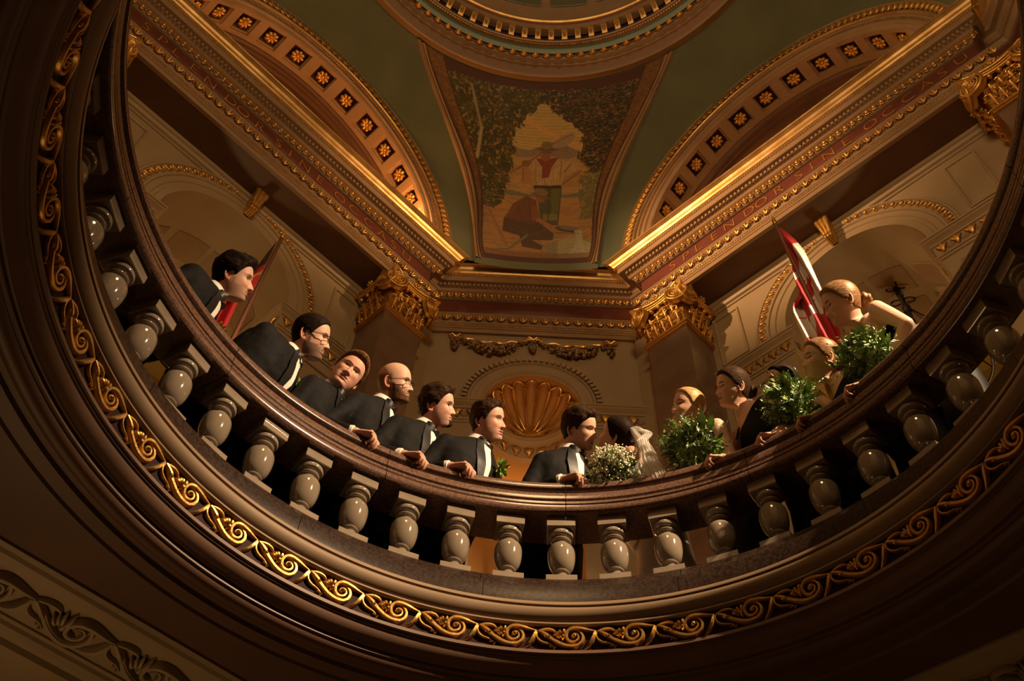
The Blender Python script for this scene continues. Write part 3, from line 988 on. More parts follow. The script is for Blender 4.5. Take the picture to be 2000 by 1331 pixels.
# a rosette lies on the soffit: its -y axis must point to the arch centre
for side, rw in ((0, RL), (1, RR), (2, rotz(90)), (3, rotz(180))):
    av = arch_sweep([(2.62, 4.40), (2.60, 4.30), (2.575, 4.285), (2.565, 4.30), (2.555, 4.315), (2.47, 4.345), (2.46, 4.335), (2.44, 4.33)], ZA, 0, 180, 90).xf(rw).obj('trim_%d' % tr, 'tan')
    av['kind'] = 'structure'
    tr += 1
    arch_sweep([(2.44, 4.33), (2.43, 4.318), (2.405, 4.318), (2.395, 4.33)], ZA, 0, 180, 90).xf(rw).obj('gilt_fillet', 'goldsoft', av)
    arch_sweep([(2.395, 4.33), (2.39, 4.35), (2.36, 4.355), (2.355, 4.37), (2.31, 4.375), (2.30, 4.36), (2.27, 4.365), (2.26, 4.39), (2.22, 4.40), (2.20, 4.42)], ZA, 0, 180, 90).xf(rw).obj('inner_moulding', 'tan', av)
    # soffit with coffers
    off = 1.8 if side == 0 else -1.8
    cs = [90 + off + 12.2 * k for k in range(-7, 8)]
    brk, lev = [0.0], [0]
    for c in cs:
        for d_, l0, l1 in ((-4.1, 0, 1), (-3.5, 1, 2), (3.5, 2, 1), (4.1, 1, 0)):
            if 0 < c + d_ < 180:
                brk += [c + d_ - 0.02, c + d_ + 0.02]
                lev += [l0, l1]
    brk.append(180.0)
    lev.append(0)
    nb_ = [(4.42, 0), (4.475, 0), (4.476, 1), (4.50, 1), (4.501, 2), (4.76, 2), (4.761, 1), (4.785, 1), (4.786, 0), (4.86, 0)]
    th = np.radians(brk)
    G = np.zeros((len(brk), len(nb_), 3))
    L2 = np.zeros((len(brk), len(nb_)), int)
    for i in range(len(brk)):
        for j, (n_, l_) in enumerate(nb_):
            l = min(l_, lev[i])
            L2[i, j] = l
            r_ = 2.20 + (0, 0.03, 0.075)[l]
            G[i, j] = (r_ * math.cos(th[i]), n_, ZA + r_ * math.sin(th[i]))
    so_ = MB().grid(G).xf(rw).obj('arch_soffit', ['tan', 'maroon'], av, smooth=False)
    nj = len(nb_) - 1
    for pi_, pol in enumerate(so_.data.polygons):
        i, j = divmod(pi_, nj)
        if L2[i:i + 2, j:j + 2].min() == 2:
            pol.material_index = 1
    if side < 2:
        # (vertices lie over the springing line only; the rest hides behind the cornice)
        for c in cs:
            a_ = math.radians(c)
            m4 = wmat(rw, 2.272 * math.cos(a_), 4.63, ZA + 2.272 * math.sin(a_)) @ Matrix.Rotation(a_ - PI / 2, 4, 'Y').inverted() @ Matrix.Rotation(-PI / 2, 4, 'X').inverted()
            inst(ROSE, 'rosette', so_, m4)
        ne = 72
        for k in range(ne):
            bend_inst(LEAF, 'leaf_ornament', av, rw, 2 + k * 176 / (ne - 1.0), 2.51, 4.335, ZA)
        pr = MB()
        for k in range(200):
            a_ = math.radians(1 + 178 * k / 199.0)
            pr.ball((2.345 * math.cos(a_), 4.355, ZA + 2.345 * math.sin(a_)), 0.012, 6, 4)
        o = pr.xf(rw).obj('pearl_row', 'gold', av)
        o['kind'] = 'stuff'
    # inner reveal, lunette wall
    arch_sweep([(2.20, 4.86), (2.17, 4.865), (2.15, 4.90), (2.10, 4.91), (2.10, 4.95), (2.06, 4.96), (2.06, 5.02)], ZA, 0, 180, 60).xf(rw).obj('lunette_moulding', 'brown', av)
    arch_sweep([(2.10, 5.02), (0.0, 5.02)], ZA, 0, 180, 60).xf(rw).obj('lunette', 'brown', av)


def sph(psi, e, r=RS):
    """psi, e in radians (arrays) -> points; psi about the +x+y diagonal, positive to the left"""
    a_ = PI / 4 + psi
    return np.stack([r * np.cos(e) * np.cos(a_), r * np.cos(e) * np.sin(a_), ZC + r * np.sin(e)], -1)


E1 = math.asin((11.92 - ZC) / RS)
for k in range(4):
    es = np.linspace(math.radians(0.4), E1, 49)
    G = []
    for e in es:
        c = 4.32 / (RS * math.cos(e))
        lim = PI / 4 - (math.acos(c) if c < 1 else 0.0)
        G.append(sph(np.linspace(lim, -lim, 41), np.full(41, e)))
    MB().grid(np.array(G)).xf(rotz(-90 * k)).obj('wall_pendentive' if k == 0 else 'wall_pendentive_%d' % k, 'green')['kind'] = 'structure'

dome_prof = [
    ('tan', [(3.60, 11.86), (3.49, 11.77), (3.468, 11.715), (3.452, 11.715), (3.448, 11.745), (3.46, 11.775), (3.44, 11.79)]),
    ('brown2', [(3.44, 11.79), (3.375, 11.97)]),
    ('tan', [(3.375, 11.97), (3.355, 11.975), (3.35, 12.02), (3.36, 12.03), (3.35, 12.06), (3.33, 12.08), (3.32, 12.11), (3.30, 12.12), (3.29, 12.13)]),
    ('brown2', [(3.29, 12.13), (3.30, 12.17), (3.24, 12.20)]),
    ('teal', [(3.235, 12.14), (3.20, 12.36)]),
    ('brown2', [(3.20, 12.36), (3.15, 12.37), (3.14, 12.40), (3.13, 12.40), (3.12, 12.44)]),
    ('maroon', [(3.12, 12.44), (3.14, 12.80)]),
    ('tan', [(3.14, 12.70), (3.00, 12.68), (2.985, 12.69), (2.98, 12.71), (2.965, 12.72)]),
    ('brown2', [(2.965, 12.72), (2.95, 12.73), (2.94, 12.75), (2.93, 12.76)]),
    ('goldsoft', [(2.93, 12.755), (2.915, 12.76), (2.905, 12.80), (2.91, 12.84)]),
    ('brown2', [(2.91, 12.84), (2.915, 12.92), (3.2, 12.95)]),
    ('tan', [(3.2, 12.95), (3.2, 15.4), (3.12, 15.5), (3.1, 15.75), (3.2, 15.8), (3.2, 16.4), (3.25, 16.5), (3.25, 18.5), (2.2, 20.6), (0.0, 21.4)]),
]
M['brown2'] = mat('red_brown_plaster', (0.24, 0.115, 0.052), 0.45)
dome = None
for k, (m_, pr_) in enumerate(dome_prof):
    o = MB().revolve(pr_, 160).obj('trim_%d' % tr, m_)
    o['kind'] = 'structure'
    if m_ == 'maroon':
        dome = o
    tr += 1
brk_me = MB().loft([[(-0.045, 0.03, 0.0), (0.045, 0.03, 0.0), (0.045, -0.02, 0.0), (-0.045, -0.02, 0.0)], [(-0.045, 0.03, 0.10), (0.045, 0.03, 0.10), (0.045, -0.05, 0.10), (-0.045, -0.05, 0.10)], [(-0.05, 0.03, 0.22), (0.05, 0.03, 0.22), (0.05, -0.12, 0.22), (-0.05, -0.12, 0.22)]])
brk_me.ball((0, -0.05, 0.14), (0.03, 0.05, 0.05), 7, 5)
brk_me = brk_me.mesh('bracket', 'goldsoft', smooth=40)
bead_me = MB().ball((0, -0.01, 0), (0.058, 0.05, 0.045), 9, 6)
bead_me.tube([(-0.07, 0.0, 0.02), (-0.05, -0.01, -0.04), (0, -0.015, -0.055), (0.05, -0.01, -0.04), (0.07, 0.0, 0.02)], 0.009, 5)
bead_me = bead_me.mesh('bead_ornament', 'gold', smooth=60)
for k in range(-15, 16):
    ph = 43.2 + k * 360 / 88.0
    inst(brk_me, 'bracket', dome, Matrix.Rotation(math.radians(ph - 90), 4, 'Z') @ Matrix.Translation((0, 3.12 * K, 12.46 * K)))
for k in range(-18, 19):
    ph = 43.2 + (k + 0.35) * 360 / 110.0
    inst(bead_me, 'bead_ornament', dome, Matrix.Rotation(math.radians(ph - 90), 4, 'Z') @ Matrix.Translation((0, 3.27 * K, 12.125 * K)))
rp = MB()
for k in range(420):
    a_ = k * 2 * PI / 420
    rp.ball((3.155 * math.cos(a_), 3.155 * math.sin(a_), 12.365), 0.022, 5, 4)
o = rp.obj('rope_moulding', 'gold', dome)
o['kind'] = 'stuff'
# panels of the upper drum
for k in range(24):
    pn = MB()
    a0, a1 = math.radians(k * 15 + 1.5), math.radians(k * 15 + 13.5)
    pn.revolve([(3.19, 14.5), (3.18, 14.52), (3.18, 15.3), (3.19, 15.32)], 6, a0=a0, a1=a1, close=False)
    pn.obj('drum_panel', 'green', dome, smooth=False)
    pn = MB().revolve([(3.24, 16.7), (3.23, 16.72), (3.23, 18.2), (3.24, 18.22)], 6, a0=a0, a1=a1, close=False)
    pn.obj('drum_panel', 'green', dome, smooth=False)

# ------------------------------------------------------------------ mural on the pendentive
def lattice(x, y, seed):
    xi, yi = np.floor(x).astype(int), np.floor(y).astype(int)
    fx, fy = x - xi, y - yi

    def h(a_, b_):
        v = np.sin(a_ * 127.1 + b_ * 311.7 + seed * 74.7) * 43758.5453
        return v - np.floor(v)
    ux, uy = fx * fx * (3 - 2 * fx), fy * fy * (3 - 2 * fy)
    return (h(xi, yi) * (1 - ux) + h(xi + 1, yi) * ux) * (1 - uy) + (h(xi, yi + 1) * (1 - ux) + h(xi + 1, yi + 1) * ux) * uy


def fbm(x, y, seed, o=3):
    s = 0
    for k in range(o):
        s = s + lattice(x * 2 ** k, y * 2 ** k, seed + k) * 0.5 ** k
    return s / (2 - 0.5 ** (o - 1))


_TE = [1.5, 14, 22, 31, 37, 43.8]
TE = np.linspace(1.5, 43.8, 60)


def _smooth(v):
    c_ = np.polyfit(_TE, v, 4)
    return np.polyval(c_, TE)


TB = _smooth([8.9, 10.8, 13.0, 18.2, 24.0, 31.5])       # border outer, degrees of azimuth
TF = _smooth([10.0, 11.9, 14.9, 20.0, 26.0, 34.2])      # frame outer
TC = _smooth([8.0, 9.7, 11.2, 15.4, 20.0, 26.2])        # canvas


def color_attr(me, C):
    at = me.color_attributes.new('tone', 'FLOAT_COLOR', 'POINT')
    arr = np.ones((len(me.vertices), 4))
    arr[:, :3] = C
    at.data.foreach_set('color', arr.reshape(-1))


def mural():
    nE, nU = 400, 280
    es = np.linspace(1.6, 43.9, nE)
    lim = np.interp(es, TE, TB)
    u = np.linspace(-1, 1, nU)
    PS = lim[:, None] * u[None, :]
    EE = np.tile(es[:, None], (1, nU))
    A = PS * np.cos(np.radians(EE))
    X, Y = A, EE
    n1 = fbm(X * 0.9, Y * 0.9, 1)
    C = np.zeros((nE, nU, 3))

    def put(mask, col, soft=None):
        m = np.clip(mask, 0, 1)[..., None]
        C[:] = C * (1 - m) + np.asarray(col) * m

    def ell(cx, cy, rx, ry, rot=0):
        c, s = math.cos(rot), math.sin(rot)
        dx, dy = X - cx, Y - cy
        return np.clip((1 - np.sqrt(((dx * c + dy * s) / rx) ** 2 + ((-dx * s + dy * c) / ry) ** 2)) * min(rx, ry) * 5 + 0.5, 0, 1)

    def line(p, q, w_):
        p, q = np.array(p), np.array(q)
        d = q - p
        t = np.clip(((X - p[0]) * d[0] + (Y - p[1]) * d[1]) / (d @ d), 0, 1)
        return np.clip((w_ - np.hypot(X - p[0] - t * d[0], Y - p[1] - t * d[1])) * 6 + 0.5, 0, 1)

    def poly(pts):
        inside = np.zeros(X.shape, bool)
        n = len(pts)
        for i in range(n):
            x0, y0 = pts[i]
            x1, y1 = pts[(i + 1) % n]
            cnd = ((y0 > Y) != (y1 > Y))
            xi = (x1 - x0) * (Y - y0) / ((y1 - y0) if y1 != y0 else 1e-9) + x0
            inside ^= cnd & (X < xi)
        return inside.astype(float)
    # ground, distance, sky
    C[:] = (0.30, 0.175, 0.065)
    put((Y > 29.0).astype(float), (0.50, 0.37, 0.13))
    put((Y > 29.5) * (np.sin(Y * 9.5) > 0.25) * 0.55, (0.28, 0.24, 0.11))
    put(((Y < 30.6 + 1.0 * np.sin(X * 0.55) + 0.6 * n1) & (Y > 27.5)).astype(float), (0.24, 0.185, 0.14))
    put(((Y < 28.6 + 0.5 * np.sin(X * 0.8 + 1)) & (Y > 20)).astype(float), (0.40, 0.265, 0.10))
    put(((Y < 27.8) & (Y > 20) & (fbm(X * 0.4, Y * 1.6, 5) > 0.55)).astype(float) * 0.6, (0.30, 0.19, 0.08))
    put(((Y < 20.2 + 0.3 * np.sin(X)) & (Y > 19.2)).astype(float), (0.15, 0.16, 0.10))
    put(line((-3, 36.6), (7.6, 30.0), 0.55), (0.55, 0.34, 0.14))
    put((Y < 19.2) * 0.8, (0.40, 0.235, 0.09))
    put(((Y < 19.0) & (fbm(X * 0.5, Y * 2.2, 8) > 0.52)).astype(float) * 0.6, (0.27, 0.15, 0.06))
    # pool at the lower right
    put(((X > 1.6) & (Y < 10.5 - 0.3 * X + n1)).astype(float), (0.24, 0.22, 0.12))
    put(((X > 3.5) & (Y < 8.6 + 1.5 * n1 - 0.2 * (X - 6) ** 2)).astype(float) * 0.8, (0.37, 0.36, 0.22))
    put(line((1.0, 7.6), (8.8, 11.0), 0.22), (0.44, 0.26, 0.11))
    # foliage masses
    edge = fbm(X * 1.6, Y * 1.6, 3, 4)
    clump = fbm(X * 0.9, Y * 0.9, 77, 2)
    fine = 0.65 * fbm(X * 5.5 + Y * 2, Y * 5.5 - X * 2, 9, 3) + 0.35 * clump
    left = (X < np.interp(Y, [16, 20, 24, 30, 33, 36, 38, 40, 44], [-7.0, -5.5, -5.2, -4.8, -4.6, -3.2, -1.6, 0.2, 2.0]) + (edge - 0.5) * 2.4)
    right = (X > np.interp(Y, [24, 26, 28, 30, 33, 36, 38, 40, 44], [9.5, 8.2, 7.0, 7.4, 7.8, 5.2, 2.6, 0.4, -1.0]) + (edge - 0.5) * 2.4)
    lm = (left & (Y > 14 + 3 * edge)).astype(float)
    put(lm, (0.042, 0.040, 0.014))
    put(lm * (fine > 0.52), (0.085, 0.080, 0.022))
    put(lm * (fine > 0.66), (0.17, 0.12, 0.036))
    put(lm * (fbm(X * 2.2, Y * 2.2, 21, 2) > 0.70), (0.28, 0.19, 0.07))
    rm = (right & (Y > 24.5)).astype(float)
    put(rm, (0.028, 0.025, 0.012))
    put(rm * (np.abs(fbm(X * 1.2, Y * 3.5, 14, 3) - 0.5) < 0.035), (0.22, 0.13, 0.06))
    put(rm * (fine > 0.60), (0.06, 0.054, 0.02))
    put(rm * (fbm(X * 2.0, Y * 3.0, 33, 2) > 0.72), (0.26, 0.15, 0.07))
    sm = ((X > 7.2 + 1.5 * (edge - 0.5)) & (Y < 25) & (Y > 12 + 4 * edge)).astype(float)
    put(sm * (fine > 0.40), (0.12, 0.13, 0.045))
    put(sm * (fine > 0.60), (0.24, 0.20, 0.08))
    # branches
    for k in range(26):
        rgk = random.Random(500 + k)
        if k % 2:
            x0, y0 = rgk.uniform(7, 15), rgk.uniform(30, 42)
            x1, y1 = x0 - rgk.uniform(2, 5), y0 + rgk.uniform(-2.5, 1.0)
            put(line((x0, y0), (x1, y1), 0.09) * rm, (0.15, 0.07, 0.035))
        else:
            x0, y0 = rgk.uniform(-17, -7), rgk.uniform(22, 40)
            put(line((x0, y0), (x0 + rgk.uniform(-1, 3.5), y0 + rgk.uniform(1, 4)), 0.08) * lm, (0.16, 0.11, 0.05))
    # pale tree trunk
    put(line((-13.3, 41), (-10.9, 33.0), 0.22) * (fine > 0.3), (0.30, 0.25, 0.16))
    put(line((-10.9, 33.0), (-11.3, 26.5), 0.30) * (fine > 0.25), (0.34, 0.29, 0.19))
    # standing figure with a shovel on the shoulder
    put(line((-5.2, 24.4), (2.6, 31.4), 0.20), (0.24, 0.12, 0.06))
    put(ell(4.2, 32.0, 2.3, 1.15, 0.62), (0.34, 0.25, 0.17))
    put(poly([(-0.9, 22), (3.95, 22), (3.7, 16), (3.4, 12.5), (0.6, 12.5), (0.2, 17)]), (0.075, 0.082, 0.036))
    put(poly([(2.2, 21.5), (3.8, 21.5), (3.6, 16), (2.4, 15)]) * 0.6, (0.15, 0.15, 0.055))
    put(poly([(0.9, 15.2), (3.4, 15.4), (3.5, 13.8), (1.0, 13.6)]), (0.20, 0.17, 0.075))
    put(line((5.2, 27.0), (7.0, 25.0), 0.75), (0.42, 0.30, 0.15))
    put(line((7.0, 25.0), (3.7, 22.6), 0.55), (0.34, 0.185, 0.09))
    put(line((-1.9, 26.6), (-2.3, 22.9), 0.75), (0.36, 0.20, 0.10))
    put(ell(-2.3, 26.9, 0.95, 0.75), (0.22, 0.11, 0.06))
    put(poly([(-0.9, 28), (3.8, 28.1), (5.6, 27.0), (4.6, 25.4), (4.0, 22.1), (-0.8, 22.0), (-0.9, 24.6), (-2.0, 26.2)]), (0.44, 0.32, 0.16))
    put(poly([(-0.9, 28), (3.8, 28.1), (5.6, 27.0), (4.6, 25.4), (4.0, 22.1), (-0.8, 22.0), (-0.9, 24.6), (-2.0, 26.2)]) * (fbm(X * 3, Y * 0.9, 4) > 0.58) * 0.5, (0.30, 0.20, 0.10))
    put(poly([(-0.9, 22.1), (4.0, 22.2), (4.0, 21.5), (-0.9, 21.5)]), (0.06, 0.028, 0.02))
    put(poly([(-0.7, 28.1), (3.4, 28.4), (2.2, 26.4), (1.7, 24.0), (0.4, 23.7), (0.5, 26.3)]), (0.22, 0.055, 0.040))
    put(ell(1.05, 29.0, 0.95, 1.35), (0.27, 0.12, 0.065))
    put(ell(1.25, 30.25, 1.9, 0.42, -0.02), (0.13, 0.095, 0.05))
    put(ell(1.15, 31.1, 0.95, 0.85), (0.20, 0.15, 0.075))
    # drawing and shading of the standing figure
    for a0_, a1_, w_, cc in (((-0.7, 27.6), (-0.5, 22.3), 0.07, (0.22, 0.13, 0.06)), ((3.9, 27.6), (3.7, 22.3), 0.07, (0.22, 0.13, 0.06)), ((1.0, 23.6), (1.0, 22.2), 0.05, (0.25, 0.15, 0.07)), ((2.3, 26.2), (2.6, 23.0), 0.06, (0.32, 0.21, 0.10)),
                             ((-0.2, 26.5), (0.1, 23.0), 0.06, (0.32, 0.21, 0.10)), ((5.6, 27.0), (4.4, 25.2), 0.10, (0.14, 0.08, 0.04)), ((7.5, 25.2), (4.2, 22.5), 0.10, (0.16, 0.08, 0.04)), ((-2.9, 26.5), (-2.9, 22.9), 0.09, (0.16, 0.08, 0.04)), ((1.9, 21.5), (1.8, 12.8), 0.10, (0.04, 0.04, 0.02)), ((0.0, 29.6), (2.1, 29.6), 0.10, (0.12, 0.06, 0.03)), ((4.0, 21.6), (3.5, 12.6), 0.09, (0.05, 0.04, 0.025)), ((1.9, 31.3), (5.9, 33.5), 0.08, (0.16, 0.10, 0.06)), ((2.5, 30.3), (5.0, 30.7), 0.07, (0.16, 0.10, 0.06))):
        put(line(a0_, a1_, w_) * 0.9, cc)
    # crouching figure with a pan
    put(poly([(-5.8, 13.7), (-5.9, 10.2), (-3.0, 9.4), (-2.4, 6.4), (0.9, 5.8), (1.0, 6.9), (-0.8, 8.4), (2.7, 8.6), (2.8, 10.4), (0.2, 13.2)]), (0.085, 0.050, 0.032))
    put(poly([(-5.8, 13.3), (-4.3, 17.4), (-2.1, 19.5), (-0.4, 18.6), (0.4, 14.4), (-0.6, 12.6)]), (0.155, 0.065, 0.036))
    put(poly([(-1.2, 17.0), (0.1, 17.4), (0.5, 13.8), (-0.8, 13.4)]) * 0.6, (0.25, 0.11, 0.055))
    put(line((0.2, 13.8), (3.4, 11.2), 0.45), (0.33, 0.16, 0.08))
    put(ell(0.4, 18.9, 0.8, 0.9), (0.25, 0.11, 0.06))
    put(ell(0.5, 19.6, 1.95, 0.42, -0.38), (0.15, 0.10, 0.05))
    put(ell(0.5, 20.6, 1.25, 0.85, -0.3), (0.21, 0.145, 0.07))
    put(ell(5.2, 11.4, 2.2, 0.75, -0.28), (0.05, 0.035, 0.03))
    put(ell(5.3, 11.6, 1.8, 0.45, -0.28), (0.17, 0.16, 0.11))
    put(poly([(6.3, 11.2), (7.5, 11.2), (8.0, 5.2), (5.6, 5.0), (6.6, 8.5)]) * (fine > 0.35) * 0.85, (0.42, 0.40, 0.30))
    for a0_, a1_, w_, cc in (((-5.6, 13.4), (-0.4, 13.0), 0.10, (0.05, 0.025, 0.018)), ((-3.6, 17.5), (-2.6, 13.6), 0.08, (0.09, 0.035, 0.02)), ((-1.6, 18.6), (-1.2, 13.6), 0.07, (0.09, 0.035, 0.02)), ((-4.8, 12.4), (-0.9, 10.4), 0.10, (0.13, 0.08, 0.05)), ((-4.9, 11.2), (0.2, 9.4), 0.09, (0.12, 0.075, 0.045)), ((-2.2, 8.6), (1.6, 11.6), 0.10, (0.13, 0.08, 0.05)), ((-5.0, 14.6), (-3.0, 18.4), 0.10, (0.22, 0.10, 0.055)), ((3.0, 10.6), (7.0, 10.2), 0.08, (0.03, 0.02, 0.018))):
        put(line(a0_, a1_, w_) * 0.85, cc)
    for k in range(40):
        rgk = random.Random(900 + k)
        x0, y0 = rgk.uniform(-8, 8), rgk.uniform(4, 19)
        put(line((x0, y0), (x0 + rgk.uniform(0.6, 2.2), y0 + rgk.uniform(-0.25, 0.25)), 0.06) * (poly([(-5.9, 19), (0.6, 19), (3.9, 19), (3.6, 12.5), (3, 8), (1, 6), (-2.5, 6), (-6, 10)]) < 0.5) * 0.55, (0.19, 0.10, 0.045) if k % 2 else (0.48, 0.31, 0.13))
    # pickaxe
    put(line((-8.3, 15.0), (-5.0, 6.3), 0.30), (0.28, 0.16, 0.075))
    put(line((-7.6, 4.6), (-4.6, 5.5), 0.24), (0.15, 0.14, 0.11))
    put(line((-4.6, 5.5), (-1.7, 9.6), 0.24), (0.17, 0.16, 0.12))
    put((Y < 4.6 + 0.5 * n1) * 0.7, (0.19, 0.075, 0.035))
    # border
    cl_ = np.interp(EE, TE, TC)
    bd = (np.abs(PS) > cl_) | (EE < 3.5) | (EE > 42.7 - 0.0012 * PS ** 2)
    put(bd.astype(float), (0.155, 0.075, 0.022))
    put(bd * (fbm(X * 3.2, Y * 3.2, 40, 2) > 0.55) * 0.7, (0.24, 0.13, 0.035))
    b2 = bd & ((np.abs(PS) < cl_ + 0.35) | ((EE > 3.15) & (EE < 3.5) & (np.abs(PS) < cl_)) | ((np.abs(PS) > np.interp(EE, TE, TB) - 0.4)))
    put(b2.astype(float), (0.07, 0.022, 0.014))
    C *= (0.80 + 0.25 * fbm(X * 2.5, Y * 2.5, 55, 3))[..., None]
    P = sph(np.radians(-PS), np.radians(EE), RS - 0.012)
    mb = MB().grid(P)
    me = mb.mesh('mural', mat('mural_paint', (0.3, 0.2, 0.1), 0.5, attr='tone'), True)
    color_attr(me, C.reshape(-1, 3))
    o = link(bpy.data.objects.new('mural', me))
    tag(o, 'painted mural of two labourers under trees on the curved wall above the corner', 'mural')
    # plaster frame: strips left, right, top
    for s in (-1, 1):
        E_ = np.linspace(1.0, 43.9, 60)
        b0, b1 = np.interp(E_, TE, TB), np.interp(E_, TE, TF)
        G = []
        for q, lift in ((-0.05, 0.0), (0.02, 0.03), (0.25, 0.05), (0.4, 0.045), (0.45, 0.025), (0.6, 0.025), (0.65, 0.055), (0.9, 0.06), (1.0, 0.03), (1.02, 0.0)):
            G.append(sph(np.radians(-s * (b0 + (b1 - b0) * q)), np.radians(E_), RS - lift))
        MB().grid(np.array(G)).obj('frame_rib', 'tan', o)
    ps = np.linspace(-10, 10, 24)
    G = [sph(np.radians(ps), np.full(24, math.radians(e_)), RS - l_) for e_, l_ in ((1.7, 0.0), (1.6, 0.03), (1.1, 0.035), (0.3, 0.03), (-0.5, 0.03))]
    MB().grid(np.array(G)).obj('frame_sill', 'green', o)
    return o


mural()

# ------------------------------------------------------------------ people
def px_at(x, y, r):
    """point on the far side of the vertical cylinder of radius r (metres) seen at pixel x, y"""
    d = np.array(_F) + (x - 1000) / 1906.0 * np.array(_R) + (665.5 - y) / 1906.0 * np.array(_U)
    o = np.array(CAMP)
    A_ = d[0] ** 2 + d[1] ** 2
    B_ = 2 * (d[0] * o[0] + d[1] * o[1])
    C_ = o[0] ** 2 + o[1] ** 2 - r * r
    t = (-B_ + math.sqrt(B_ * B_ - 4 * A_ * C_)) / (2 * A_)
    return o + t * d


def unit(v):
    v = np.asarray(v, float)
    return v / np.linalg.norm(v)


def frame(fwd, up):
    y = unit(fwd)
    z = np.asarray(up, float)
    z = unit(z - y * (z @ y))
    x = np.cross(y, z)
    return np.stack([x, y, z], 1)      # columns: right, forward, up


def sstep(x):
    x = np.clip(x, 0, 1)
    return x * x * (3 - 2 * x)


def vnoise(P, scale, seed=0):
    from mathutils import noise
    P = P * scale + seed * 17.3
    return np.array([noise.noise(Vector(p)) for p in P])


# head profile tables in centimetres, crown to neck: front (y,z), back (y,z), half width
HP = np.array([
    # yf,   zf,    yb,    zb,    w
    [0.3, 11.60, -0.3, 11.60, 0.3],
    [2.4, 11.40, -2.6, 11.35, 2.5],
    [4.6, 10.80, -5.0, 10.40, 4.3],
    [6.6, 9.60, -7.2, 8.90, 5.7],
    [8.0, 7.90, -8.7, 7.00, 6.7],
    [8.8, 6.00, -9.5, 4.90, 7.25],
    [9.2, 4.20, -9.8, 2.80, 7.5],
    [9.35, 2.60, -9.75, 1.00, 7.6],
    [9.1, 1.20, -9.5, -0.60, 7.55],
    [9.0, 0.00, -9.1, -2.00, 7.45],
    [9.05, -1.20, -8.6, -3.30, 7.3],
    [9.1, -2.40, -8.1, -4.40, 7.1],
    [9.15, -3.60, -7.6, -5.40, 6.9],
    [9.2, -4.80, -7.2, -6.30, 6.65],
    [9.25, -5.80, -6.9, -7.10, 6.4],
    [9.3, -6.80, -6.7, -7.80, 6.15],
    [9.2, -7.80, -6.6, -8.50, 5.9],
    [9.1, -8.80, -6.5, -9.20, 5.6],
    [9.1, -9.80, -6.45, -9.90, 5.3],
    [8.9, -10.70, -6.4, -10.60, 5.05],
    [8.2, -11.50, -6.4, -11.20, 4.9],
    [6.8, -11.90, -6.4, -11.80, 4.85],
    [5.0, -11.90, -6.45, -12.50, 5.0],
    [3.9, -12.20, -6.5, -13.30, 5.2],
    [3.4, -13.40, -6.6, -14.40, 5.35],
    [3.3, -15.20, -6.9, -15.80, 5.6],
    [3.4, -17.20, -7.4, -17.30, 6.0],
    [3.6, -19.50, -8.0, -19.00, 6.8],
])


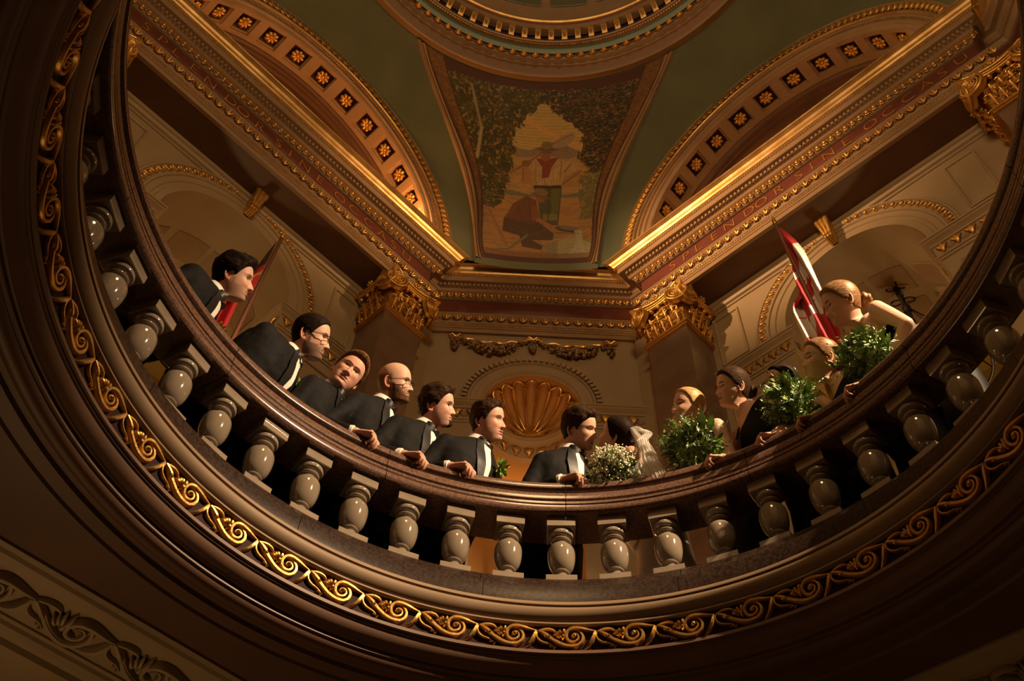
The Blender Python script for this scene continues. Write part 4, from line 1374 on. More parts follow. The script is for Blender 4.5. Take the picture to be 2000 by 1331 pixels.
def head_grid(P, nr=112, na=112):
    """returns (nr,na,3) grid in cm, head frame; P: dict of shape options"""
    t = np.linspace(0, 1, len(HP))
    wq = np.interp(np.linspace(0, 1, 400), [0, 0.15, 0.24, 0.72, 0.8, 1], [0.8, 0.9, 2.2, 2.2, 0.9, 0.6])
    cw_ = np.concatenate([[0], np.cumsum((wq[1:] + wq[:-1]) / 2)])
    tt = np.interp(np.linspace(0, cw_[-1], nr), cw_, np.linspace(0, 1, 400))
    T = np.zeros((nr, 5))
    for c in range(5):
        # cubic smoothing of the table
        T[:, c] = np.interp(tt, t, HP[:, c])
        for _ in range(4):
            T[1:-1, c] = 0.25 * T[:-2, c] + 0.5 * T[1:-1, c] + 0.25 * T[2:, c]
    wj = P.get('jaw', 1.0)
    ww = P.get('wide', 1.0)
    zz = T[:, 1]
    T[:, 4] *= ww * np.where(zz < -2, 1 + (wj - 1) * sstep((-2 - zz) / 5), 1.0)
    nk = P.get('neck', 1.0)
    T[:, 4] *= 1 + (nk - 1) * sstep((-11 - zz) / 2.5)
    al = np.arange(na) * 2 * PI / na
    al = al - 0.42 * np.sin(al)
    c, s = np.cos(al), np.sin(al)
    yc = (T[:, 0] + T[:, 2]) / 2
    hd = (T[:, 0] - T[:, 2]) / 2
    # slightly squared face section
    fx = np.sign(s) * np.abs(s) ** 0.88
    G = np.zeros((nr, na, 3))
    G[:, :, 0] = T[:, 4:5] * fx
    G[:, :, 1] = yc[:, None] + hd[:, None] * c
    k = (1 + c) / 2
    G[:, :, 2] = T[:, 1:2] * k + T[:, 3:4] * (1 - k)
    x, y, z = G[:, :, 0], G[:, :, 1], G[:, :, 2]
    front = sstep((y - 2.5) / 4.0)

    def g(cx, cz, sx, sz):
        return np.exp(-((x - cx) / sx) ** 2 - ((z - cz) / sz) ** 2)

    def g2(cx, cz, sx, sz):
        return g(cx, cz, sx, sz) + g(-cx, cz, sx, sz)
    nl = P.get('nose', 1.0)
    zn = z
    ridge = np.interp(-zn, [-2.2, -0.6, 0.8, 2.2, 3.4, 4.1, 4.8, 5.4], [0.0, 0.35, 1.0, 1.75, 2.35, 2.3, 1.2, 0.0]) * nl
    wdt = np.interp(-zn, [-2, 0, 2, 3.5, 4.5], [0.9, 0.85, 1.05, 1.35, 1.5])
    d = ridge * np.exp(-np.abs(x / wdt) ** 2.2)
    d += 0.75 * g2(1.45, -4.0, 0.75, 0.7) * nl
    d += -1.45 * g2(3.0, 0.25, 1.8, 1.15)
    d += -0.5 * g2(1.3, 0.3, 0.7, 1.0)
    d += 0.70 * g2(3.2, -0.1, 1.1, 0.68)
    d += P.get('brow', 0.5) * g2(3.0, 1.9, 2.3, 0.7)
    d += 0.45 * g2(4.7, -2.6, 1.7, 1.5) + P.get('smile', 0.0) * 0.6 * g2(4.2, -3.9, 1.4, 1.2)
    mw = 2.3 + 0.55 * P.get('smile', 0)
    lp = P.get('lips', 1.0)
    d += 0.42 * lp * g(0, -6.35, mw, 0.55) + 0.5 * lp * g(0, -7.75, mw * 0.8, 0.62)
    d += -0.42 * np.exp(-(x / (mw + 0.3)) ** 4 - ((z + 7.0 - 0.12 * P.get('smile', 0) * x ** 2 / 3) / 0.28) ** 2)
    d += -0.25 * g(0, -8.75, 2.2, 0.5)
    d += P.get('chin', 0.4) * g(0, -10.2, 1.9, 1.1)
    d += -(0.22 + 0.3 * P.get('smile', 0)) * g2(3.0 + 0.3 * P.get('smile', 0), -5.4, 0.5, 1.3)
    G[:, :, 1] += d * front
    fat = P.get('fat', 0.0)
    if fat:
        f2 = np.exp(-((z + 8.5) / 3.6) ** 2)
        G[:, :, 0] *= 1 + 0.10 * fat * f2
        G[:, :, 1] += fat * 0.9 * np.exp(-((z + 12.3) / 1.6) ** 2) * sstep(y / 5)
    return G


def hair_line(G, P):
    x, y, z = G[..., 0], G[..., 1], G[..., 2]
    tab = P.get('hairline', ([-11, -6.5, -2.5, -1.6, 0.2, 1.4, 2.4, 3.6, 5.6, 7.2, 8.6], [-8.2, -7.6, -5.2, -1.5, 0.8, -1.6, -1.0, 1.5, 4.8, 6.6, 7.0]))
    zl = np.interp(y, tab[0], tab[1])
    return (z - zl)


SKIN = {}


def skin_mat(name, col):
    return mat(name, col, 0.42, attr='tone', bump=0.05, bscale=300, spec=0.4, sss=0.12)


def head_colors(L, P, base, browc, lipc):
    """L (n,3) cm in head frame -> rgb"""
    x, y, z = L[:, 0], L[:, 1], L[:, 2]
    n = len(L)
    C = np.tile(np.array(base), (n, 1))

    def mix(m, c):
        m = np.clip(m, 0, 1)[:, None]
        C[:] = C * (1 - m) + np.array(c) * m
    fr = (y > 3.0) & (z > -12.5) & (z < 11)
    ax = np.abs(x)
    flush = np.array(base) * np.array([1.05, 0.78, 0.72])
    mix(0.55 * np.exp(-((ax - 4.6) / 1.8) ** 2 - ((z + 3.2) / 1.8) ** 2) * fr, flush)
    mix(0.5 * np.exp(-(x / 1.6) ** 2 - ((z + 3.8) / 0.9) ** 2) * fr, flush)
    bd = P.get('stubble', 0.0)
    if bd:
        jaw = sstep((-4.4 - z - 0.25 * np.maximum(0, ax - 2.2) * (ax < 5)) / 1.2) * (z > -13.5)
        jaw = np.maximum(jaw, sstep((1.2 - np.abs(y - 1.8)) / 0.9) * sstep((-z - 1.0) / 1.5) * (z > -12))
        jaw *= (y > -0.5)
        mix(bd * jaw * (1 - 0.6 * np.exp(-(x / 2.4) ** 2 - ((z + 7.0) / 0.9) ** 2)), np.array(browc) * 1.3)
    sm = P.get('smile', 0)
    mw = 2.35 + 0.5 * sm
    zc = z + 7.0 - 0.04 * sm * x * x
    lip = sstep((1.05 - np.sqrt((x / mw) ** 2 + (zc / 1.0) ** 2)) / 0.18) * fr
    mix(0.95 * lip, lipc)
    if P.get('teeth'):
        mix(sstep((1.0 - np.sqrt((x / (mw * 0.82)) ** 2 + ((zc - 0.05) / 0.42) ** 2)) / 0.25) * fr, (0.62, 0.56, 0.48))
    else:
        mix(0.8 * sstep((1.0 - np.sqrt((x / (mw * 0.9)) ** 2 + (zc / 0.14) ** 2)) / 0.4) * fr, np.array(lipc) * 0.4)
    # brows
    bz = 2.0 + 0.25 * (1 - ((ax - 3.2) / 2.0) ** 2)
    bw_ = P.get('browthick', 0.6)
    mix(0.9 * sstep((1.0 - np.sqrt(((ax - 3.2) / 2.15) ** 2 + ((z - bz) / bw_) ** 2)) / 0.35) * fr, browc)
    # eyes
    if P.get('eyes', 'open') == 'open':
        ex = sstep((1.0 - np.sqrt(((ax - 3.2) / 1.6) ** 2 + ((z + 0.05) / 0.62) ** 2)) / 0.2) * fr
        mix(ex, (0.50, 0.44, 0.38))
        gz = P.get('gaze', 0.0)
        ir = sstep((0.78 - np.sqrt((ax - 3.15 - gz * np.sign(x)) ** 2 + (z + 0.0) ** 2)) / 0.15) * ex
        mix(ir, (0.035, 0.022, 0.015))
        lid = sstep((1.0 - np.sqrt(((ax - 3.25) / 1.9) ** 2 + ((z - 0.55 + 0.10 * (ax - 3.15) ** 2) / 0.32) ** 2)) / 0.4) * fr
        mix(P.get('lash', 0.9) * lid, (0.03, 0.018, 0.012))
    else:
        lid = sstep((1.0 - np.sqrt(((ax - 3.2) / 1.8) ** 2 + ((z + 0.45 - 0.12 * (ax - 3.15) ** 2) / 0.26) ** 2)) / 0.4) * fr
        mix(0.85 * lid, (0.05, 0.03, 0.02))
    if P.get('fringe'):
        mix(0.75 * sstep((z + 7.5) / 2) * sstep((4.6 - z) / 2.5) * sstep((1.6 - y) / 1.5), np.array(browc) * 1.2)
    # soft shade painted into the women's skin colour round the eyes
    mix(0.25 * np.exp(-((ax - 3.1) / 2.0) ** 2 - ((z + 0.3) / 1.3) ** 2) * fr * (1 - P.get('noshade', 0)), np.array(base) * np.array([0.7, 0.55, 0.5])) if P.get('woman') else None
    # nostrils
    mix(0.8 * np.exp(-((ax - 0.85) / 0.42) ** 2 - ((z + 4.75) / 0.30) ** 2) * fr, np.array(base) * 0.25)
    return C


def ear_mesh(s):
    """ear on side s (+1 right), cm"""
    mb = MB()
    t = np.linspace(-0.5, 4.4, 16)
    pts = []
    for q in t:
        pts.append((s * (7.5 + 0.55 * math.sin(q * 0.5)), -1.4 - 1.75 * math.sin(q * 0.72 + 0.25) * 1.0, -1.3 + 3.1 * math.cos(q * 0.72)))
    mb.tube(pts, np.interp(t, [-0.5, 0.3, 3.6, 4.4], [0.25, 0.5, 0.62, 0.55]), 7)
    mb.ball((s * 7.3, -1.3, -1.2), (0.45, 1.7, 2.7), 12, 8)
    mb.ball((s * 7.45, -0.9, -4.0), (0.5, 0.8, 0.9), 8, 6)
    mb.ball((s * 7.6, -0.1, -1.6), (0.4, 0.4, 0.6), 6, 5)
    mb.tube([(s * 7.75, -2.0, 0.4), (s * 7.8, -2.3, -1.2), (s * 7.7, -1.7, -2.8)], [0.3, 0.4, 0.25], 6)
    return mb


def hand_mesh(side, curl=0.5, spread=0.1):
    """hand in cm: wrist at origin, fingers along +y, back of the hand +z, thumb on the side `side` (x sign)"""
    mb = MB()
    a_ = np.arange(14) * 2 * PI / 14

    def el(y, w, h, cx=0, cz=0):
        return np.stack([cx + w * np.cos(a_), np.full(14, y), cz + h * np.sin(a_)], -1)
    mb.loft([el(-6, 2.7, 2.1), el(-3, 2.55, 1.95), el(-0.5, 2.6, 1.75), el(1.5, 3.1, 1.65), el(4, 3.85, 1.6, side * 0.15), el(6.4, 4.1, 1.45), el(8.2, 4.0, 1.2), el(9.0, 3.5, 0.8)])
    lens = [7.4, 8.3, 7.7, 6.1]
    xs = [2.9, 1.0, -0.95, -2.75]
    for k in range(4):
        x0 = side * xs[k]
        L = lens[k]
        p = np.array([x0, 7.6, 0.2])
        ang = -0.15
        pts = [p - np.array([0, 1.5, 0]), p]
        sp = side * (1.5 - k) * spread
        for seg, fr_ in enumerate((0.46, 0.30, 0.24)):
            ang -= curl * (0.75, 1.0, 0.7)[seg] * (1 + 0.06 * (k - 1))
            dv = np.array([math.sin(sp) * math.cos(ang), math.cos(sp) * math.cos(ang), math.sin(ang)])
            pts.append(pts[-1] + dv * L * fr_ * 0.5)
            pts.append(pts[-1] + dv * L * fr_ * 0.5)
        rr = np.array([0.95, 0.98, 0.86, 0.92, 0.80, 0.80, 0.70, 0.42]) * (1.0 if k < 3 else 0.86)
        mb.tube(pts, rr, 9)
        mb.ball(pts[-1], 0.5, 7, 5)
        mb.ball(p + np.array([0, 0.1, 0.35]), (0.95, 1.0, 0.75), 8, 6)
    tp = [(side * 2.0, 0.8, -0.4), (side * 3.4, 2.4, -1.0), (side * 4.4, 4.6, -1.6), (side * 4.6, 6.6, -2.2), (side * 4.2, 8.2, -2.7)]
    mb.tube(tp, [1.3, 1.35, 1.15, 1.0, 0.6], 9)
    mb.ball(tp[-1], 0.65, 7, 5)
    return mb


def remesh(mb, vox, smooth=3, name='tmp'):
    me = mb.mesh(name, [], smooth=False, scale=1.0)
    o = bpy.data.objects.new(name, me)
    COL.objects.link(o)
    md = o.modifiers.new('r', 'REMESH')
    md.mode = 'VOXEL'
    md.voxel_size = vox
    if smooth:
        ms = o.modifiers.new('s', 'SMOOTH')
        ms.iterations = smooth
        ms.factor = 0.5
    bpy.context.view_layer.update()
    me2 = bpy.data.meshes.new_from_object(o.evaluated_get(bpy.context.evaluated_depsgraph_get()))
    n = len(me2.vertices)
    V = np.zeros(n * 3)
    me2.vertices.foreach_get('co', V)
    V = V.reshape(-1, 3)
    F = [tuple(p.vertices) for p in me2.polygons]
    bpy.data.objects.remove(o)
    bpy.data.meshes.remove(me)
    bpy.data.meshes.remove(me2)
    out = MB()
    out.add(V, F)
    return out


def normals(V, F):
    N = np.zeros_like(V)
    Fq = np.array([f if len(f) == 4 else (f[0], f[1], f[2], f[2]) for f in F if len(f) in (3, 4)])
    n = np.cross(V[Fq[:, 2]] - V[Fq[:, 0]], V[Fq[:, 3]] - V[Fq[:, 1]])
    bad = Fq[:, 3] == Fq[:, 2]
    if bad.any():
        n[bad] = np.cross(V[Fq[bad, 1]] - V[Fq[bad, 0]], V[Fq[bad, 2]] - V[Fq[bad, 0]])
    for k in range(4):
        np.add.at(N, Fq[:, k], n)
    return N / (np.linalg.norm(N, axis=1)[:, None] + 1e-12)


TOR_M = np.array([  # z, half width, half depth, y centre  (metres from the neck base, men)
    [0.035, 0.062, 0.066, 0.0], [0.010, 0.075, 0.078, -0.006], [-0.015, 0.115, 0.092, -0.012], [-0.045, 0.168, 0.104, -0.014], [-0.085, 0.198, 0.118, -0.008],
    [-0.15, 0.202, 0.130, 0.002], [-0.24, 0.192, 0.134, 0.008], [-0.34, 0.176, 0.126, 0.008], [-0.43, 0.170, 0.120, 0.006], [-0.52, 0.182, 0.124, 0.0], [-0.64, 0.196, 0.130, -0.004]])
TOR_W = np.array([
    [0.045, 0.050, 0.052, -0.004], [0.020, 0.056, 0.058, -0.008], [0.000, 0.082, 0.066, -0.012], [-0.022, 0.128, 0.074, -0.014], [-0.055, 0.160, 0.084, -0.010],
    [-0.11, 0.158, 0.094, 0.000], [-0.18, 0.150, 0.112, 0.016], [-0.26, 0.138, 0.100, 0.010], [-0.34, 0.122, 0.088, 0.002], [-0.42, 0.135, 0.096, -0.004], [-0.52, 0.165, 0.112, -0.012], [-0.62, 0.172, 0.118, -0.014]])


def torso_rings(T, infl=0.0, zmax=9, zmin=-9, n=32):
    a_ = np.arange(n) * 2 * PI / n
    R_ = []
    for z, w_, d_, yc in T:
        if zmin <= z <= zmax:
            c, s = np.cos(a_), np.sin(a_)
            R_.append(np.stack([(w_ + infl) * np.sign(s) * np.abs(s) ** 0.85, yc + (d_ + infl) * np.sign(c) * np.abs(c) ** 0.85, np.full(n, z)], -1))
    return R_


def front_y(T, x, z):
    w_ = np.interp(-z, -T[:, 0], T[:, 1])
    d_ = np.interp(-z, -T[:, 0], T[:, 2])
    yc = np.interp(-z, -T[:, 0], T[:, 3])
    s = np.clip(np.abs(x) / w_, 0, 0.98) ** (1 / 0.85)
    return yc + d_ * np.sqrt(1 - s ** 2) ** 0.85


def limb(mb, a_, b_, ra, rb, n=12, bulge=0.0):
    a_, b_ = np.asarray(a_, float), np.asarray(b_, float)
    t = np.linspace(0, 1, 9)
    mb.tube(a_ + np.outer(t, b_ - a_), ra + (rb - ra) * t + bulge * np.sin(PI * t), n)
    mb.ball(a_, ra, 12, 8)
    mb.ball(b_, rb, 12, 8)


M['tux'] = mat('black_wool', (0.0065, 0.006, 0.006), 0.75, noise=(0.0045, 0.0042, 0.0044), nscale=60, bump=0.1, bscale=220, spec=0.14)
M['satin'] = mat('black_satin', (0.008, 0.0075, 0.008), 0.45, spec=0.25)
M['shirt'] = mat('white_shirt', (0.72, 0.68, 0.62), 0.7, bump=0.05, bscale=80)
M['blackdress'] = mat('black_crepe', (0.0045, 0.004, 0.0042), 0.6, bump=0.1, bscale=30, spec=0.15)
M['whitedress'] = mat('ivory_satin', (0.66, 0.62, 0.56), 0.35, bump=0.1, bscale=8)
M['frame'] = mat('spectacle_frame', (0.012, 0.01, 0.01), 0.25)
M['leaf'] = mat('green_leaf', (0.10, 0.19, 0.025), 0.42, noise=(0.20, 0.31, 0.06), nscale=30, coat=0.2)
M['leafdark'] = mat('dark_leaf', (0.04, 0.085, 0.015), 0.4, noise=(0.07, 0.13, 0.025), nscale=30, coat=0.3)
M['bud'] = mat('cream_bud', (0.74, 0.70, 0.52), 0.5, noise=(0.60, 0.58, 0.38), nscale=40)
M['shoe'] = mat('black_shoe', (0.01, 0.01, 0.01), 0.2)
M['jewel'] = mat('silver', (0.8, 0.8, 0.8), 0.15, 1.0)
_veil = bpy.data.materials.new('white_tulle')
_veil.use_nodes = True
_nt = _veil.node_tree
_nt.nodes.clear()
_o = _nt.nodes.new('ShaderNodeOutputMaterial')
_mx = _nt.nodes.new('ShaderNodeMixShader')
_tr = _nt.nodes.new('ShaderNodeBsdfTransparent')
_df = _nt.nodes.new('ShaderNodeBsdfDiffuse')
_tl = _nt.nodes.new('ShaderNodeBsdfTranslucent')
_m2 = _nt.nodes.new('ShaderNodeMixShader')
_df.inputs[0].default_value = (0.85, 0.82, 0.78, 1)
_tl.inputs[0].default_value = (0.85, 0.82, 0.78, 1)
_m2.inputs[0].default_value = 0.4
_nt.links.new(_df.outputs[0], _m2.inputs[1])
_nt.links.new(_tl.outputs[0], _m2.inputs[2])
_mx.inputs[0].default_value = 0.55
_nt.links.new(_tr.outputs[0], _mx.inputs[1])
_nt.links.new(_m2.outputs[0], _mx.inputs[2])
_nt.links.new(_mx.outputs[0], _o.inputs[0])
M['veil'] = _veil
_HAIR = {}


def hair_mat(col, streak, rough=0.4):
    key = tuple(col)
    if key not in _HAIR:
        m = mat('hair_%d' % len(_HAIR), col, rough + (0.06 if col[0] > 0.1 else 0.12), spec=0.2 if col[0] > 0.1 else 0.07)
        nt = m.node_tree
        b = nt.nodes['Principled BSDF']
        b.inputs['Specular Tint'].default_value = (min(1, 0.25 + 6 * col[0]), min(1, 0.12 + 5 * col[1]), min(1, 0.06 + 4 * col[2]), 1)
        at = nt.nodes.new('ShaderNodeAttribute')
        at.attribute_name = 'hl'
        mp = nt.nodes.new('ShaderNodeMapping')
        mp.inputs['Scale'].default_value = (3.2, 0.28, 1.6)
        nt.links.new(at.outputs['Vector'], mp.inputs['Vector'])
        nz = nt.nodes.new('ShaderNodeTexNoise')
        nz.inputs['Scale'].default_value = 1.0
        nz.inputs['Detail'].default_value = 6
        nt.links.new(mp.outputs['Vector'], nz.inputs['Vector'])
        rp_ = nt.nodes.new('ShaderNodeValToRGB')
        rp_.color_ramp.elements[0].position = 0.38
        rp_.color_ramp.elements[1].position = 0.64
        rp_.color_ramp.elements[0].color = (*streak, 1)
        rp_.color_ramp.elements[1].color = (*col, 1)
        nt.links.new(nz.outputs['Fac'], rp_.inputs['Fac'])
        nt.links.new(rp_.outputs['Color'], b.inputs['Base Color'])
        bp = nt.nodes.new('ShaderNodeBump')
        bp.inputs['Strength'].default_value = 0.45
        bp.inputs['Distance'].default_value = 0.003
        nt.links.new(nz.outputs['Fac'], bp.inputs['Height'])
        nt.links.new(bp.outputs['Normal'], b.inputs['Normal'])
        _HAIR[key] = m
    return _HAIR[key]


BODY_TONE = {}


def strand_attr(me, L):
    at = me.attributes.new('hl', 'FLOAT_VECTOR', 'POINT')
    if len(me.vertices) == len(L):
        at.data.foreach_set('vector', np.asarray(L, float).reshape(-1))


def leaf_blade(mb, p, d, up, L, W, curl=0.2):
    d = unit(d)
    s = np.cross(d, up)
    if np.linalg.norm(s) < 1e-4:
        s = np.array([1.0, 0, 0])
    s = unit(s)
    nn = np.cross(s, d)
    P = []
    for q, ww in ((0, 0.1), (0.25, 0.75), (0.5, 1.0), (0.75, 0.7), (1.0, 0.05)):
        c = p + d * L * q - nn * curl * L * q * q
        P.append([c - s * W * ww + nn * W * 0.25 * ww, c, c + s * W * ww + nn * W * 0.25 * ww])
    mb.grid(np.array(P))


def person(name, label, sp):
    """sp: specification of one figure; all positions in metres, world frame"""
    woman = sp.get('woman', False)
    H = np.array(sp['head'])
    hs = sp.get('hs', 0.0100)                      # metres per head-cm
    Fh = frame(sp['look'], sp.get('hup', (0, 0, 1)))
    up_t = unit(sp['tup'])
    Ft = frame(sp['tface'], up_t)
    # keep the spine as up, forward orthogonal to it
    y_ = np.asarray(sp['tface'], float)
    y_ = unit(y_ - up_t * (y_ @ up_t))
    Ft = np.stack([np.cross(y_, up_t), y_, up_t], 1)
    um = unit(Fh[:, 2] + up_t * sp.get('nkw', 1.4))
    N = H - um * sp.get('nklen', 16.8 if not woman else 16.5) * hs - Fh[:, 1] * 2.5 * hs - y_ * 0.008
    TT = TOR_W if woman else TOR_M
    bs = sp.get('build', 1.0)
    T = TT.copy()
    T[:, 1] *= 1 + (bs - 1) * np.clip(-T[:, 0] * 6, 0, 1)
    T[:, 2] *= 1 + (bs - 1) * 1.3 * np.clip(-T[:, 0] * 6, 0, 1)
    ts = sp.get('ts', 1.0)
    T = T * ts
    P = sp.get('face', {})
    base = np.array(sp['skin'])
    # ---- body: head and neck
    G = head_grid(P)
    Nl = (Fh.T @ (N - H)) / hs
    wgt = sstep((-11.0 - G[..., 2]) / 7.0)
    off = Nl - np.array([0, -2.2, -18.2])
    G2 = G + wgt[..., None] * off
    body = MB()
    Ls = [G.reshape(-1, 3)]
    body.loft(G2)
    for s in (-1, 1):
        e = ear_mesh(s)
        body.add(e.verts(), e.f)
        Ls.append(e.verts())
    nhead = body.n
    V = body.verts() * hs @ Fh.T + H
    bodyw = MB()
    bodyw.add(V, body.f)
    C = [head_colors(G.reshape(-1, 3), P, base, np.array(sp.get('browc', (0.05, 0.03, 0.02))), np.array(sp.get('lipc', (0.34, 0.12, 0.10))))]
    ecol = base * np.array([1.02, 0.80, 0.74])
    C.append(np.tile(ecol, (nhead - len(C[0]), 1)))

    def tw(p_):
        return Ft @ np.asarray(p_, float) + N
    # arms: joints
    shx = (0.166 if not woman else 0.150) * ts * (1 + (bs - 1) * 0.7)
    sh = {s: tw((s * shx, -0.004, (-0.098 if not woman else -0.052) * ts)) for s in (-1, 1)}
    arms = {}
    for s, key in ((1, 'rhand'), (-1, 'lhand')):
        wr = np.array(sp[key][0]) if key in sp else tw((s * 0.16, 0.20, -0.42))
        hd = unit(sp[key][1]) if key in sp else unit(Ft @ np.array([-s * 0.5, 0.6, -0.3]))
        l1, l2 = (0.30, 0.26) if not woman else (0.275, 0.24)
        dv = wr - sh[s]
        dist = np.linalg.norm(dv)
        if dist > (l1 + l2) * 0.985:
            k_ = dist / ((l1 + l2) * 0.985)
            l1, l2 = l1 * k_, l2 * k_
        a_ = (l1 ** 2 - l2 ** 2 + dist ** 2) / (2 * dist)
        hh = math.sqrt(max(0, l1 ** 2 - a_ ** 2))
        hint = np.array(sp.get(key + '_elbow', Ft @ np.array([s * 0.7, -0.5, -0.9])), float)
        ax_ = unit(dv)
        hint = unit(hint - ax_ * (hint @ ax_))
        el = sh[s] + ax_ * a_ + hint * hh
        arms[s] = (sh[s], el, wr, hd, sp[key][2] if key in sp else np.array([0, 0, 1.0]), sp[key][3] if key in sp and len(sp[key]) > 3 else 0.5)
    # torso core + arms of skin
    core = MB()
    tz = -0.62 if woman else -0.62
    rr = torso_rings(T, -0.014 if not woman else 0.0, zmin=-0.26 if not woman else -0.28)
    core.loft([r_ @ Ft.T + N for r_ in rr])
    for s in (-1, 1):
        a0, e0, w0, hd, bk, cu = arms[s]
        if woman:
            limb(core, a0, e0, 0.046, 0.036, 12, 0.002)
            limb(core, e0, w0, 0.036, 0.025, 12, 0.004)
        else:
            limb(core, a0, e0, 0.048, 0.040)
            limb(core, e0, w0, 0.040, 0.028)
    if woman:
        core = remesh(core, 0.0075, 4)
    bodyw.add(core.verts(), core.f)
    C.append(np.tile(base, (core.n, 1)))
    for s in (-1, 1):
        a0, e0, w0, hd, bk, cu = arms[s]
        hm = hand_mesh(-s, cu, sp.get('spread', 0.10))
        hz = unit(np.asarray(bk, float) - hd * (np.asarray(bk, float) @ hd))
        hx = np.cross(hd, hz)
        Rh = np.stack([hx, hd, hz], 1)
        k_ = 0.0116 if not woman else 0.0094
        bodyw.add(hm.verts() * k_ @ Rh.T + w0, hm.f)
        hv = hm.verts()
        hc = np.tile(base * np.array([1.0, 0.92, 0.88]), (hm.n, 1))
        kn = np.exp(-((hv[:, 1] - 8.0) / 0.9) ** 2)[:, None] * 0.35
        hc = hc * (1 - kn) + kn * base * np.array([1.05, 0.75, 0.68])
        C.append(hc)
    root = bodyw.obj('person', SKIN_M, None, smooth=70, scale=1.0)
    color_attr(root.data, np.concatenate(C))
    tag(root, label, 'person', sp.get('group'))
    # ---- hair
    if sp.get('hair'):
        hsp = sp['hair']
        m_ = hair_line(G, P)
        nr, na = G.shape[:2]
        thick = hsp.get('thick', 1.3)
        Nn = normals(G.reshape(-1, 3), [(i * na + j, (i + 1) * na + j, (i + 1) * na + (j + 1) % na, i * na + (j + 1) % na) for i in range(nr - 1) for j in range(na)]).reshape(nr, na, 3)
        if (Nn[nr // 3, 0] @ np.array([0, 1, 0])) < 0:
            Nn = -Nn
        x, y, z = G[..., 0], G[..., 1], G[..., 2]
        t_ = sstep(m_ / hsp.get('soft', 1.6))
        top = np.interp(z, [-8, 0, 5, 9, 11.5], hsp.get('zt', [0.45, 0.7, 1.0, 1.25, 1.3]))
        fr_ = 1 + hsp.get('front', 0.3) * sstep((y - 3) / 5) * sstep((z - 5) / 4)
        dsp = thick * top * fr_
        nz = vnoise(G.reshape(-1, 3) * np.array([1.0, 0.35, 0.6]), hsp.get('nscale', 0.55), sp.get('seed', 1)).reshape(nr, na)
        nz2 = vnoise(G.reshape(-1, 3) * np.array([1.0, 0.3, 0.7]), 1.9, sp.get('seed', 1)).reshape(nr, na)
        dsp = dsp * (1 + hsp.get('mess', 0.35) * nz + hsp.get('mess', 0.35) * 0.5 * nz2)
        D = (-0.25 + (dsp + 0.25) * t_)
        HG = G + Nn * D[..., None]
        keep = m_ > -0.25
        hb = MB()
        fs = []
        for i in range(nr - 1):
            for j in range(na):
                j2 = (j + 1) % na
                if keep[i, j] and keep[i + 1, j] and keep[i, j2] and keep[i + 1, j2]:
                    fs.append((i * na + j, (i + 1) * na + j, (i + 1) * na + j2, i * na + j2))
        hb.add(HG.reshape(-1, 3), fs)
        if 'bun' in hsp:
            c, r_ = hsp['bun']
            th = np.linspace(0.05, PI - 0.05, 20)
            a_ = np.arange(28) * 2 * PI / 28
            Bp = []
            for q in th:
                rad = r_ * (1 + 0.10 * np.sin(3 * a_ + q * 5.0))
                Bp.append(np.stack([c[0] + 1.15 * rad * np.sin(q) * np.cos(a_), c[1] + 0.85 * rad * np.cos(q), c[2] + rad * np.sin(q) * np.sin(a_)], -1))
            hb.loft(Bp)
        hloc = hb.verts().copy()
        ho = bpy.data.objects.new('hair', hb.xf(np.eye(3) * hs).xf(Fh, H).mesh('hair', hair_mat(hsp['col'], hsp['streak'], hsp.get('rough', 0.4)), 70, 1.0))
        strand_attr(ho.data, hloc)
        link(ho, root)
    if sp.get('beard'):
        bsp = sp['beard']
        nr, na = G.shape[:2]
        x, y, z = G[..., 0], G[..., 1], G[..., 2]
        ax = np.abs(x)
        # jaw band, moustache, open around the mouth
        lim = bsp.get('side', 9.0)
        m_ = np.minimum((np.interp(ax, [0, 2.2, 3.0, 5.0, 6.5], [-5.2, -5.4, -6.2, -4.6, -1.5]) - z) / 1.2, (z + 13.2) / 1.5)
        m_ = np.minimum(m_, (y - 0.4) / 1.2)
        m_ = np.minimum(m_, (lim - ax) / 0.8)
        mouth = np.sqrt((x / 2.3) ** 2 + ((z + 7.0) / 0.95) ** 2) - 1.0
        m_ = np.minimum(m_, mouth / 0.35)
        Nn = normals(G.reshape(-1, 3), [(i * na + j, (i + 1) * na + j, (i + 1) * na + (j + 1) % na, i * na + (j + 1) % na) for i in range(nr - 1) for j in range(na)]).reshape(nr, na, 3)
        if (Nn[nr // 3, 0] @ np.array([0, 1, 0])) < 0:
            Nn = -Nn
        t_ = sstep(m_ / 2.2)
        nz = vnoise(G.reshape(-1, 3), 1.6, 4).reshape(nr, na)
        ext = bsp['len'] * (0.55 + 0.75 * np.exp(-((z + 10.8) / 2.6) ** 2)) * (1 + 0.35 * nz)
        HG = G2 + Nn * (-0.2 + (ext + 0.2) * t_)[..., None]
        keep = m_ > -0.1
        fs = []
        for i in range(nr - 1):
            for j in range(na):
                j2 = (j + 1) % na
                if keep[i, j] and keep[i + 1, j] and keep[i, j2] and keep[i + 1, j2]:
                    fs.append((i * na + j, (i + 1) * na + j, (i + 1) * na + j2, i * na + j2))
        bb = MB()
        bb.add(HG.reshape(-1, 3), fs)
        bloc = bb.verts().copy()[:, [0, 2, 1]]
        bo_ = link(bpy.data.objects.new('beard', bb.xf(np.eye(3) * hs).xf(Fh, H).mesh('beard', hair_mat(bsp['col'], bsp['streak'], 0.6), 70, 1.0)), root)
        strand_attr(bo_.data, bloc)
